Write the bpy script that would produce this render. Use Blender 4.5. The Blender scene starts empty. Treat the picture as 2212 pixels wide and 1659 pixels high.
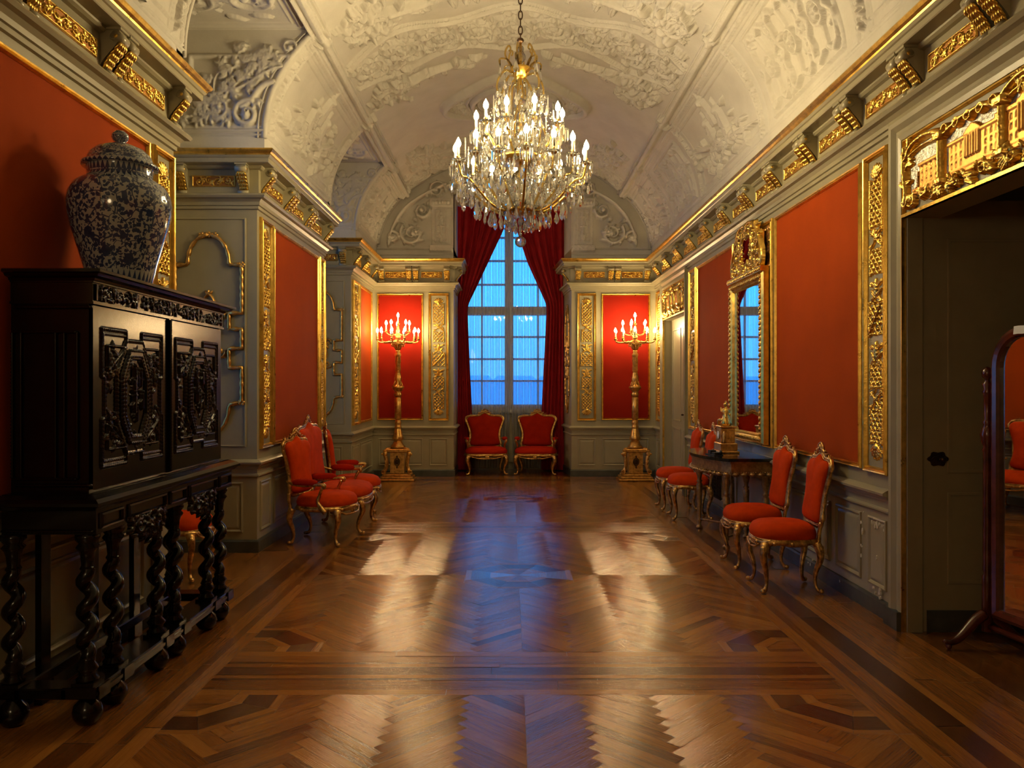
import bpy, math, random
import numpy as np
from math import sin, cos, pi, sqrt, atan2
random.seed(7)
sc = bpy.context.scene
COL = sc.collection
# ------------------------------------------------------------------ dimensions
XL, XR, YE = -2.36, 2.50, 13.9          # left pier face, right wall face, end wall face
XN = -3.2                               # window wall inside the left niches
N1 = (5.68, 7.555); N2 = (10.28, 12.02) # the two niches on the left
OL, OR_, YW, OR2 = -0.97, 1.053, 15.1, .965        # end window recess
YB = -3.5                               # wall behind the camera
D1 = (2.60, 5.12); D2 = (11.51, 13.14)  # door openings in the right wall
DH = 2.61
CX, VA, VB, ZS, Z0 = 0.07, 2.36, 1.6, 3.9, 3.70

# ------------------------------------------------------------------ materials
def nt(name):
    m = bpy.data.materials.new(name); m.use_nodes = True
    t = m.node_tree; t.nodes.clear()
    return m, t
def nd(t, typ, **kw):
    n = t.nodes.new(typ)
    for k, v in kw.items():
        if k.startswith('i_'):
            key = k[2:].replace('_', ' ')
            n.inputs[key].default_value = v
        else: setattr(n, k, v)
    return n
def lk(t, a, b): t.links.new(a, b)
def principled(t, **kw):
    o = nd(t, 'ShaderNodeOutputMaterial'); p = nd(t, 'ShaderNodeBsdfPrincipled')
    lk(t, p.outputs[0], o.inputs[0])
    for k, v in kw.items(): p.inputs[k].default_value = v
    return p
def c4(c): return (c[0], c[1], c[2], 1)
def paint(name, col, rough=.5, metal=0, var=.12, vscale=6, bump=0, bscale=60, spec=.5, sheen=0, coat=0, col2=None, rvar=0):
    m, t = nt(name)
    p = principled(t, **{'Base Color': c4(col), 'Roughness': rough, 'Metallic': metal, 'Specular IOR Level': spec,
                         'Sheen Weight': sheen, 'Coat Weight': coat, 'Coat Roughness': .12})
    tc = nd(t, 'ShaderNodeTexCoord')
    n = nd(t, 'ShaderNodeTexNoise', i_Scale=vscale, i_Detail=5.0, i_Roughness=.6); lk(t, tc.outputs['Object'], n.inputs['Vector'])
    mx = nd(t, 'ShaderNodeMix', data_type='RGBA')
    c2 = col2 if col2 else tuple(max(0, x * (1 - var * 2)) for x in col)
    mx.inputs[6].default_value = c4(c2)
    mx.inputs[7].default_value = c4(tuple(min(1, x * (1 + var * .5)) for x in col))
    mr = nd(t, 'ShaderNodeMapRange'); mr.inputs[1].default_value = .3; mr.inputs[2].default_value = .65
    lk(t, n.outputs[0], mr.inputs[0]); lk(t, mr.outputs[0], mx.inputs[0]); lk(t, mx.outputs[2], p.inputs['Base Color'])
    if sheen: p.inputs['Sheen Tint'].default_value = c4(tuple(min(1, x * 1.6 + .1) for x in col)); p.inputs['Sheen Roughness'].default_value = .4
    if rvar:
        r = nd(t, 'ShaderNodeMapRange'); r.inputs[3].default_value = rough - rvar; r.inputs[4].default_value = rough + rvar
        lk(t, n.outputs[0], r.inputs[0]); lk(t, r.outputs[0], p.inputs['Roughness'])
    if bump:
        b = nd(t, 'ShaderNodeTexNoise', i_Scale=bscale, i_Detail=3.0); lk(t, tc.outputs['Object'], b.inputs['Vector'])
        bb = nd(t, 'ShaderNodeBump', i_Strength=bump, i_Distance=.01); lk(t, b.outputs[0], bb.inputs['Height']); lk(t, bb.outputs[0], p.inputs['Normal'])
    return m
M = {}
M['paint'] = paint('panel_paint', (.37, .325, .205), .34, var=.06, vscale=2.5, bump=.03, bscale=25)
M['plaster'] = paint('ceiling_plaster', (.62, .585, .53), .75, var=.05, vscale=3, bump=.15, bscale=40)
M['base'] = paint('baseboard_paint', (.065, .068, .055), .45, var=.2, vscale=8)
M['gold'] = paint('gilding', (.98, .60, .13), .3, metal=1, var=.18, vscale=14, bump=.1, bscale=90, rvar=.08)
M['oldgold'] = paint('worn_gilding', (.78, .47, .14), .38, metal=1, var=.25, vscale=22, bump=.15, bscale=70, rvar=.1, col2=(.46, .25, .07))
M['friezeground'] = paint('frieze_ground', (.42, .17, .03), .5, metal=.6, var=.2)
M['gilt_chair'] = paint('chair_gilding', (.72, .44, .14), .36, metal=1, var=.3, vscale=26, bump=.15, bscale=120, rvar=.1, col2=(.22, .11, .04))
M['wallred'] = paint('red_wall_fabric', (.40, .055, .0035), .85, var=.06, vscale=1.6, bump=.05, bscale=300, sheen=.0, spec=.12)
M['endred'] = paint('crimson_wall_fabric', (.30, .012, .003), .8, var=.06, vscale=1.6, bump=.05, bscale=300, sheen=.0, spec=.12)
M['velvet'] = paint('orange_red_velvet', (.62, .050, .002), .8, var=.1, vscale=9, sheen=0, spec=.08)
M['velvetdark'] = paint('deep_red_velvet', (.42, .016, .002), .8, var=.1, vscale=9, sheen=0, spec=.08)
M['curtain'] = paint('crimson_curtain_cloth', (.36, .010, .018), .7, var=.12, vscale=5, sheen=.3, spec=.2, bump=.05, bscale=200)
M['ebony'] = paint('ebony', (.006, .0045, .004), .18, var=.3, vscale=12, coat=.0, spec=.36, bump=.02, bscale=30)
M['blacktop'] = paint('black_marble', (.012, .012, .014), .08, var=.3, vscale=12, coat=.6)
M['mahogany'] = paint('mahogany', (.12, .022, .008), .25, var=.3, vscale=7, coat=.5)
M['bronze'] = paint('dark_bronze', (.10, .06, .035), .4, metal=1, var=.3)
M['iron'] = paint('black_iron', (.02, .02, .02), .5, metal=.5)
M['tablegold'] = paint('table_gilt_wood', (.42, .24, .08), .4, metal=.7, var=.25, vscale=20, col2=(.18, .09, .03))
M['silver'] = paint('silvered_ground', (.62, .60, .52), .42, metal=.75, var=.12, vscale=40, bump=.6, bscale=60)
M['ochre'] = paint('gilt_bronze_relief', (.85, .42, .10), .42, metal=.8, var=.12, vscale=30)
M['candle'] = paint('candle_tube', (.85, .80, .66), .5)
M['paper'] = paint('white_paper', (.8, .8, .76), .6)
M['townhaze'] = paint('hazy_town', (.62, .74, .86), .8)  # pale blue puts distance haze into the colour of town and ground
M['winpaint'] = paint('window_paint', (.55, .56, .55), .4)
M['dark'] = paint('panel_paint_dimmed', (.32, .275, .17), .5, var=.05)  # darker copy of the cream panel paint, dimness put into the colour
M['floor2'] = paint('plain_boards', (.20, .085, .025), .3, var=.2, vscale=3)

def mirror_mat():
    m, t = nt('mirror_glass'); principled(t, **{'Base Color': (.82, .86, .86, 1), 'Metallic': 1, 'Roughness': .015}); return m
M['mirror'] = mirror_mat()
def emis(name, col, s):
    m, t = nt(name); o = nd(t, 'ShaderNodeOutputMaterial'); e = nd(t, 'ShaderNodeEmission', i_Strength=s)
    e.inputs[0].default_value = c4(col); lk(t, e.outputs[0], o.inputs[0]); return m
M['bulb'] = emis('lit_bulb', (1.0, .77, .38), 430)
M['bulb2'] = emis('lit_bulb_candelabra', (1.0, .71, .33), 190)
def crystal(name, mixt=.45, tint=(1, .98, .93)):
    m, t = nt(name); o = nd(t, 'ShaderNodeOutputMaterial')
    tr = nd(t, 'ShaderNodeBsdfTransparent'); tr.inputs[0].default_value = c4(tint)
    g = nd(t, 'ShaderNodeBsdfGlass', i_Roughness=.02, i_IOR=1.52); g.inputs[0].default_value = c4(tint)
    gl = nd(t, 'ShaderNodeBsdfGlossy', i_Roughness=.06)
    mx = nd(t, 'ShaderNodeMixShader'); mx.inputs[0].default_value = 1 - mixt
    lk(t, tr.outputs[0], mx.inputs[1]); lk(t, g.outputs[0], mx.inputs[2])
    lw = nd(t, 'ShaderNodeLayerWeight', i_Blend=.35)
    tl = nd(t, 'ShaderNodeBsdfTranslucent'); tl.inputs[0].default_value = c4(tint); m3 = nd(t, 'ShaderNodeMixShader'); m3.inputs[0].default_value = .26
    lk(t, mx.outputs[0], m3.inputs[1]); lk(t, tl.outputs[0], m3.inputs[2])
    m2 = nd(t, 'ShaderNodeMixShader'); lk(t, lw.outputs[0], m2.inputs[0]); lk(t, m3.outputs[0], m2.inputs[1]); lk(t, gl.outputs[0], m2.inputs[2])
    lk(t, m2.outputs[0], o.inputs[0]); return m
M['crystal'] = crystal('cut_crystal')
M['amberglass'] = crystal('gilt_cored_glass_arm', .15, (1, .82, .42))
def pane_mat():
    m, t = nt('window_pane'); o = nd(t, 'ShaderNodeOutputMaterial')
    tr = nd(t, 'ShaderNodeBsdfTransparent'); gl = nd(t, 'ShaderNodeBsdfGlossy', i_Roughness=.02)
    f = nd(t, 'ShaderNodeFresnel', i_IOR=1.45); mx = nd(t, 'ShaderNodeMixShader')
    lk(t, f.outputs[0], mx.inputs[0]); lk(t, tr.outputs[0], mx.inputs[1]); lk(t, gl.outputs[0], mx.inputs[2]); lk(t, mx.outputs[0], o.inputs[0]); return m
M['pane'] = pane_mat()
def sheer_mat():
    m, t = nt('white_sheer_voile'); o = nd(t, 'ShaderNodeOutputMaterial')
    tr = nd(t, 'ShaderNodeBsdfTransparent'); d = nd(t, 'ShaderNodeBsdfTranslucent'); d.inputs[0].default_value = (.9, .9, .9, 1)
    df = nd(t, 'ShaderNodeBsdfDiffuse'); df.inputs[0].default_value = (.8, .8, .8, 1)
    a = nd(t, 'ShaderNodeMixShader'); a.inputs[0].default_value = .35; lk(t, d.outputs[0], a.inputs[1]); lk(t, df.outputs[0], a.inputs[2])
    lw = nd(t, 'ShaderNodeLayerWeight', i_Blend=.5)
    mr = nd(t, 'ShaderNodeMapRange'); mr.inputs[1].default_value = 0; mr.inputs[2].default_value = .8; mr.inputs[3].default_value = .24; mr.inputs[4].default_value = .8
    lk(t, lw.outputs[1], mr.inputs[0])
    b = nd(t, 'ShaderNodeMixShader'); lk(t, mr.outputs[0], b.inputs[0]); lk(t, tr.outputs[0], b.inputs[1]); lk(t, a.outputs[0], b.inputs[2])
    lk(t, b.outputs[0], o.inputs[0]); return m
M['sheer'] = sheer_mat()
def parquet_mat():
    m, t = nt('oak_parquet')
    p = principled(t, **{'Roughness': .22, 'Specular IOR Level': .6, 'Coat Weight': .6, 'Coat Roughness': .16, 'Coat IOR': 1.5, 'Anisotropic': .0})
    at = nd(t, 'ShaderNodeAttribute', attribute_name='tone')
    cr = nd(t, 'ShaderNodeValToRGB'); e = cr.color_ramp.elements
    e[0].position = 0; e[0].color = (.055, .014, .006, 1); e[1].position = 1; e[1].color = (.50, .215, .045, 1)
    for ps, c in ((.22, (.085, .022, .006)), (.42, (.17, .055, .011)), (.62, (.33, .120, .021)), (.82, (.46, .185, .034))):
        q = e.new(ps); q.color = c4(c)
    uv = nd(t, 'ShaderNodeUVMap', uv_map='UVMap')
    mp = nd(t, 'ShaderNodeMapping'); mp.inputs['Scale'].default_value = (2.2, 34, 1); lk(t, uv.outputs[0], mp.inputs['Vector'])
    n = nd(t, 'ShaderNodeTexNoise', i_Scale=1.6, i_Detail=6.0, i_Distortion=1.2); lk(t, mp.outputs[0], n.inputs['Vector'])
    ad = nd(t, 'ShaderNodeMath', operation='MULTIPLY_ADD'); ad.inputs[1].default_value = .42; lk(t, n.outputs[0], ad.inputs[0])
    sb = nd(t, 'ShaderNodeMath', operation='SUBTRACT'); sb.inputs[1].default_value = .21; lk(t, at.outputs['Fac'], sb.inputs[0]); lk(t, sb.outputs[0], ad.inputs[2])
    lk(t, ad.outputs[0], cr.inputs[0]); lk(t, cr.outputs[0], p.inputs['Base Color'])
    # long brushed grain gives the boards a direction-dependent gloss
    mp2 = nd(t, 'ShaderNodeMapping'); mp2.inputs['Scale'].default_value = (3, 120, 1); lk(t, uv.outputs[0], mp2.inputs['Vector'])
    n2 = nd(t, 'ShaderNodeTexNoise', i_Scale=2.0, i_Detail=4.0); lk(t, mp2.outputs[0], n2.inputs['Vector'])
    b = nd(t, 'ShaderNodeBump', i_Strength=.34, i_Distance=.004); lk(t, n2.outputs[0], b.inputs['Height']); lk(t, b.outputs[0], p.inputs['Normal']); lk(t, b.outputs[0], p.inputs['Coat Normal'])
    rr = nd(t, 'ShaderNodeMapRange'); rr.inputs[3].default_value = .13; rr.inputs[4].default_value = .23
    lk(t, n.outputs[0], rr.inputs[0]); lk(t, rr.outputs[0], p.inputs['Roughness'])
    return m
M['parquet'] = parquet_mat()
def porcelain():
    m, t = nt('blue_and_white_porcelain')
    p = principled(t, **{'Roughness': .12, 'Coat Weight': .6})
    uv = nd(t, 'ShaderNodeUVMap', uv_map='UVMap')
    w1 = nd(t, 'ShaderNodeTexNoise', i_Scale=6.0, i_Detail=2.0); lk(t, uv.outputs[0], w1.inputs['Vector'])
    off = nd(t, 'ShaderNodeVectorMath', operation='MULTIPLY_ADD'); off.inputs[1].default_value = (.10, .10, 0)
    lk(t, w1.outputs['Color'], off.inputs[0]); lk(t, uv.outputs[0], off.inputs[2])
    # vines
    v1 = nd(t, 'ShaderNodeTexVoronoi', feature='DISTANCE_TO_EDGE', i_Scale=9.0); lk(t, off.outputs[0], v1.inputs['Vector'])
    a1 = nd(t, 'ShaderNodeMath', operation='LESS_THAN'); a1.inputs[1].default_value = .028; lk(t, v1.outputs[0], a1.inputs[0])
    # leaves
    off2 = nd(t, 'ShaderNodeVectorMath', operation='MULTIPLY_ADD'); off2.inputs[1].default_value = (.05, .05, 0)
    w2 = nd(t, 'ShaderNodeTexNoise', i_Scale=30.0, i_Detail=2.0); lk(t, uv.outputs[0], w2.inputs['Vector'])
    lk(t, w2.outputs['Color'], off2.inputs[0]); lk(t, uv.outputs[0], off2.inputs[2])
    v2 = nd(t, 'ShaderNodeTexVoronoi', feature='F1', i_Scale=34.0); lk(t, off2.outputs[0], v2.inputs['Vector'])
    a2 = nd(t, 'ShaderNodeMath', operation='LESS_THAN'); a2.inputs[1].default_value = .50; lk(t, v2.outputs[0], a2.inputs[0])
    # blossoms
    v3 = nd(t, 'ShaderNodeTexVoronoi', feature='F1', i_Scale=5.2); v3.inputs['Randomness'].default_value = .55; lk(t, off2.outputs[0], v3.inputs['Vector'])
    a3 = nd(t, 'ShaderNodeMath', operation='LESS_THAN'); a3.inputs[1].default_value = .27; lk(t, v3.outputs[0], a3.inputs[0])
    m1 = nd(t, 'ShaderNodeMath', operation='MAXIMUM'); lk(t, a1.outputs[0], m1.inputs[0]); lk(t, a2.outputs[0], m1.inputs[1])
    m2 = nd(t, 'ShaderNodeMath', operation='MAXIMUM'); lk(t, m1.outputs[0], m2.inputs[0]); lk(t, a3.outputs[0], m2.inputs[1])
    # bands near neck and foot : toothed leaf border
    sx = nd(t, 'ShaderNodeSeparateXYZ'); lk(t, uv.outputs[0], sx.inputs[0])
    fr = nd(t, 'ShaderNodeMath', operation='PINGPONG'); fr.inputs[1].default_value = .03; lk(t, sx.outputs[0], fr.inputs[0])
    def band(lo, hi, up):
        mr = nd(t, 'ShaderNodeMapRange'); mr.clamp = False; mr.inputs[1].default_value = lo; mr.inputs[2].default_value = hi
        mr.inputs[3].default_value = 0 if up else .03; mr.inputs[4].default_value = .03 if up else 0; lk(t, sx.outputs[1], mr.inputs[0])
        g = nd(t, 'ShaderNodeMath', operation='GREATER_THAN'); lk(t, fr.outputs[0], g.inputs[0]); lk(t, mr.outputs[0], g.inputs[1])
        i1 = nd(t, 'ShaderNodeMath', operation='GREATER_THAN'); i1.inputs[1].default_value = lo; lk(t, sx.outputs[1], i1.inputs[0])
        i2 = nd(t, 'ShaderNodeMath', operation='LESS_THAN'); i2.inputs[1].default_value = hi; lk(t, sx.outputs[1], i2.inputs[0])
        ins = nd(t, 'ShaderNodeMath', operation='MULTIPLY'); lk(t, i1.outputs[0], ins.inputs[0]); lk(t, i2.outputs[0], ins.inputs[1])
        return g, ins
    cur = m2.outputs[0]
    for lo, hi, up in ((.0, .10, True), (.86, .92, False), (.93, 1.0, True)):
        g, ins = band(lo, hi, up)
        mx = nd(t, 'ShaderNodeMix', data_type='FLOAT'); lk(t, ins.outputs[0], mx.inputs[0]); lk(t, cur, mx.inputs[2]); lk(t, g.outputs[0], mx.inputs[3]); cur = mx.outputs[0]
    n = nd(t, 'ShaderNodeTexNoise', i_Scale=18.0); lk(t, uv.outputs[0], n.inputs['Vector'])
    bl = nd(t, 'ShaderNodeMix', data_type='RGBA'); bl.inputs[6].default_value = (.012, .022, .075, 1); bl.inputs[7].default_value = (.045, .075, .17, 1); lk(t, n.outputs[0], bl.inputs[0])
    mx = nd(t, 'ShaderNodeMix', data_type='RGBA'); mx.inputs[6].default_value = (.40, .43, .42, 1); lk(t, bl.outputs[2], mx.inputs[7]); lk(t, cur, mx.inputs[0])
    lk(t, mx.outputs[2], p.inputs['Base Color']); return m
M['porcelain'] = porcelain()

# ------------------------------------------------------------------ object helpers
def tag(o, label=None, cat=None, group=None, kind=None):
    if label: o['label'] = label
    if cat: o['category'] = cat
    if group: o['group'] = group
    if kind: o['kind'] = kind
    return o
def empty(name, loc, rz=0, label=None, cat=None, group=None):
    o = bpy.data.objects.new(name, None); COL.objects.link(o); o.location = loc; o.rotation_euler = (0, 0, rz)
    o.empty_display_size = .1
    return tag(o, label, cat, group)
def copy_tree(o, parent=None):
    c = o.copy(); COL.objects.link(c); c.parent = parent
    for ch in list(o.children): copy_tree(ch, c)
    return c
def smooth3(pts, rr=None, n=4):
    """Catmull-Rom through 3-D points (and radii)"""
    N = len(pts); out = []; ro = []
    for i in range(N - 1):
        p = [pts[max(i - 1, 0)], pts[i], pts[i + 1], pts[min(i + 2, N - 1)]]
        for k in range(n):
            t = k / n; out.append(tuple(.5 * (2 * p[1][c] + (p[2][c] - p[0][c]) * t + (2 * p[0][c] - 5 * p[1][c] + 4 * p[2][c] - p[3][c]) * t * t + (3 * p[1][c] - p[0][c] - 3 * p[2][c] + p[3][c]) * t ** 3) for c in range(3)))
            if rr is not None: ro.append(rr[i] + (rr[i + 1] - rr[i]) * t)
    out.append(tuple(pts[-1]))
    if rr is not None: ro.append(rr[-1])
    return (out, ro) if rr is not None else out
class MB:
    def __init__(s): s.v = []; s.f = []; s.m = []; s.s = []; s.uv = None
    def add(s, vs, fs, mi=0, sm=False):
        b = len(s.v); s.v.extend([tuple(p) for p in vs])
        for f in fs: s.f.append([b + i for i in f]); s.m.append(mi); s.s.append(sm)
    def box(s, x0, x1, y0, y1, z0, z1, mi=0, bev=0):
        if bev:
            b = bev; P = []
            for z, e in ((z0, b), (z0 + b, 0), (z1 - b, 0), (z1, b)):
                P += [(x0 + e, y0 + e, z), (x1 - e, y0 + e, z), (x1 - e, y1 - e, z), (x0 + e, y1 - e, z)]
            F = [(3, 2, 1, 0), (12, 13, 14, 15)]
            for k in range(3):
                for i in range(4): F.append((k * 4 + i, k * 4 + (i + 1) % 4, k * 4 + 4 + (i + 1) % 4, k * 4 + 4 + i))
            s.add(P, F, mi); return
        s.add([(x0, y0, z0), (x1, y0, z0), (x1, y1, z0), (x0, y1, z0), (x0, y0, z1), (x1, y0, z1), (x1, y1, z1), (x0, y1, z1)],
              [(3, 2, 1, 0), (4, 5, 6, 7), (0, 1, 5, 4), (1, 2, 6, 5), (2, 3, 7, 6), (3, 0, 4, 7)], mi)
    def lathe(s, prof, c=(0, 0, 0), n=16, mi=0, sm=True, flute=None, twist=0, sq=0):
        vs = []; fs = []
        for k, (r, z) in enumerate(prof):
            for i in range(n):
                a = 2 * pi * i / n + twist * z
                rr = r
                if flute: rr = r * (1 + flute[1] * cos(flute[0] * a))
                vs.append((c[0] + rr * cos(a), c[1] + rr * sin(a), c[2] + z))
        for k in range(len(prof) - 1):
            for i in range(n): fs.append((k * n + i, k * n + (i + 1) % n, (k + 1) * n + (i + 1) % n, (k + 1) * n + i))
        fs.append(tuple(range(n - 1, -1, -1))); fs.append(tuple((len(prof) - 1) * n + i for i in range(n)))
        s.add(vs, fs, mi, sm)
    def tube(s, pts, rad, n=8, mi=0, sm=True, closed=False, flat=1.0, mod=None):
        if not hasattr(rad, '__len__'): rad = [rad] * len(pts)
        if not closed and 3 <= len(pts) <= 9 and not mod: pts, rad = smooth3(pts, rad, 4 if len(pts) < 7 else 3)
        P = [np.array(p, float) for p in pts]; N = len(P)
        vs = []; fs = []; up = None
        for i in range(N):
            if closed: t = P[(i + 1) % N] - P[i - 1]
            else: t = P[min(i + 1, N - 1)] - P[max(i - 1, 0)]
            t = t / (np.linalg.norm(t) + 1e-9)
            if up is None:
                a = np.array((0, 0, 1.)) if abs(t[2]) < .9 else np.array((1., 0, 0)); up = a - t * a.dot(t)
            else: up = up - t * up.dot(t)
            up = up / (np.linalg.norm(up) + 1e-9); sd = np.cross(t, up)
            r = rad[i]
            if mod: r = r * (1 + mod[1] * sin(mod[0] * i))
            for k in range(n):
                a = 2 * pi * k / n; vs.append(P[i] + r * (cos(a) * up * flat + sin(a) * sd))
        R = N if closed else N - 1
        for i in range(R):
            j = (i + 1) % N
            for k in range(n): fs.append((i * n + k, i * n + (k + 1) % n, j * n + (k + 1) % n, j * n + k))
        if not closed: fs.append(tuple(range(n - 1, -1, -1))); fs.append(tuple((N - 1) * n + k for k in range(n)))
        s.add(vs, fs, mi, sm)
    def ell(s, c, r, n=10, m=7, mi=0, sm=True):
        if not hasattr(r, '__len__'): r = (r, r, r)
        vs = [(c[0], c[1], c[2] - r[2])]; fs = []
        for j in range(1, m):
            p = -pi / 2 + pi * j / m
            for i in range(n):
                a = 2 * pi * i / n; vs.append((c[0] + r[0] * cos(p) * cos(a), c[1] + r[1] * cos(p) * sin(a), c[2] + r[2] * sin(p)))
        vs.append((c[0], c[1], c[2] + r[2])); L = len(vs) - 1
        for i in range(n): fs.append((0, 1 + (i + 1) % n, 1 + i)); fs.append((L, L - n + i, L - n + (i + 1) % n))
        for j in range(m - 2):
            for i in range(n): a = 1 + j * n; fs.append((a + i, a + (i + 1) % n, a + n + (i + 1) % n, a + n + i))
        s.add(vs, fs, mi, sm)
    def sweep(s, path, prof, mp, closed=False, mi=0, sm=False, caps=True):
        N = len(path); P = [np.array(p, float) for p in path]; vs = []; fs = []; K = len(prof)
        def nrm(a, b):
            d = b - a; d = d / (np.linalg.norm(d) + 1e-12); return np.array((-d[1], d[0]))
        for i in range(N):
            if closed: n0 = nrm(P[i - 1], P[i]); n1 = nrm(P[i], P[(i + 1) % N])
            else:
                n0 = nrm(P[i - 1], P[i]) if i else nrm(P[0], P[1]); n1 = nrm(P[i], P[i + 1]) if i < N - 1 else n0
            m = (n0 + n1) / max(.3, 1 + n0.dot(n1))
            for o, w in prof:
                q = P[i] + o * m; vs.append(mp(q[0], q[1], w))
        R = N if closed else N - 1
        for i in range(R):
            j = (i + 1) % N
            for k in range(K - 1): fs.append((i * K + k, i * K + k + 1, j * K + k + 1, j * K + k))
        if not closed and caps and K > 2: fs.append(tuple(range(K))); fs.append(tuple((N - 1) * K + k for k in range(K - 1, -1, -1)))
        s.add(vs, fs, mi, sm)
    def poly(s, pts2, w0, w1, mp, mi=0, sm=False):
        n = len(pts2); vs = [mp(a, b, w0) for a, b in pts2] + [mp(a, b, w1) for a, b in pts2]
        fs = [tuple(range(n - 1, -1, -1)), tuple(range(n, 2 * n))] + [(i, (i + 1) % n, n + (i + 1) % n, n + i) for i in range(n)]
        s.add(vs, fs, mi, sm)
    def pad(s, outline, c, ax, ay, az, th, mi=0, prof=None):
        """cushion: outline = list of (a,b) around the centre, rises along az"""
        prof = prof or [(.96, -.25), (1.0, .0), (1.02, .25), (.99, .5), (.92, .74), (.78, .9), (.55, 1.0), (.28, 1.05)]
        c = np.array(c, float); ax = np.array(ax, float); ay = np.array(ay, float); az = np.array(az, float)
        n = len(outline); vs = []; fs = []
        for r, h in prof:
            for a, b in outline: vs.append(c + ax * a * r + ay * b * r + az * th * h)
        for k in range(len(prof) - 1):
            for i in range(n): fs.append((k * n + i, k * n + (i + 1) % n, (k + 1) * n + (i + 1) % n, (k + 1) * n + i))
        vs.append(c + az * th * prof[-1][1]); L = len(vs) - 1; b = (len(prof) - 1) * n
        for i in range(n): fs.append((b + i, b + (i + 1) % n, L))
        vs.append(c + az * th * prof[0][1])
        for i in range(n): fs.append((i, L + 1, (i + 1) % n))
        s.add(vs, fs, mi, True)
    def build(s, name, mats, parent=None, loc=None, rot=None):
        me = bpy.data.meshes.new(name); me.from_pydata([tuple(map(float, p)) for p in s.v], [], s.f)
        if not isinstance(mats, (list, tuple)): mats = [mats]
        for m in mats: me.materials.append(M[m] if isinstance(m, str) else m)
        me.polygons.foreach_set('material_index', s.m); me.polygons.foreach_set('use_smooth', s.s)
        me.update(); o = bpy.data.objects.new(name, me); COL.objects.link(o)
        if parent: o.parent = parent
        if loc: o.location = loc
        if rot: o.rotation_euler = rot
        return o
def struct(o): o['kind'] = 'structure'; return o
# plane maps : u,v in the wall, w out of the wall
def mpR(u, v, w): return (XR - w, u, v)
def mpL(u, v, w): return (XL + w, u, v)
def mpE(u, v, w): return (u, YE - w, v)
def mpY(yc):
    return lambda u, v, w: (u, yc - w, v)
def mpPlan(a, b, z): return (a, b, z)
IDM = lambda u, v, w: (u, -w, v)        # local panel: x along, z up, sticks out towards -y
def rect(u0, u1, v0, v1): return [(u0, v0), (u1, v0), (u1, v1), (u0, v1)]   # inward offset = left normal

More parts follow.
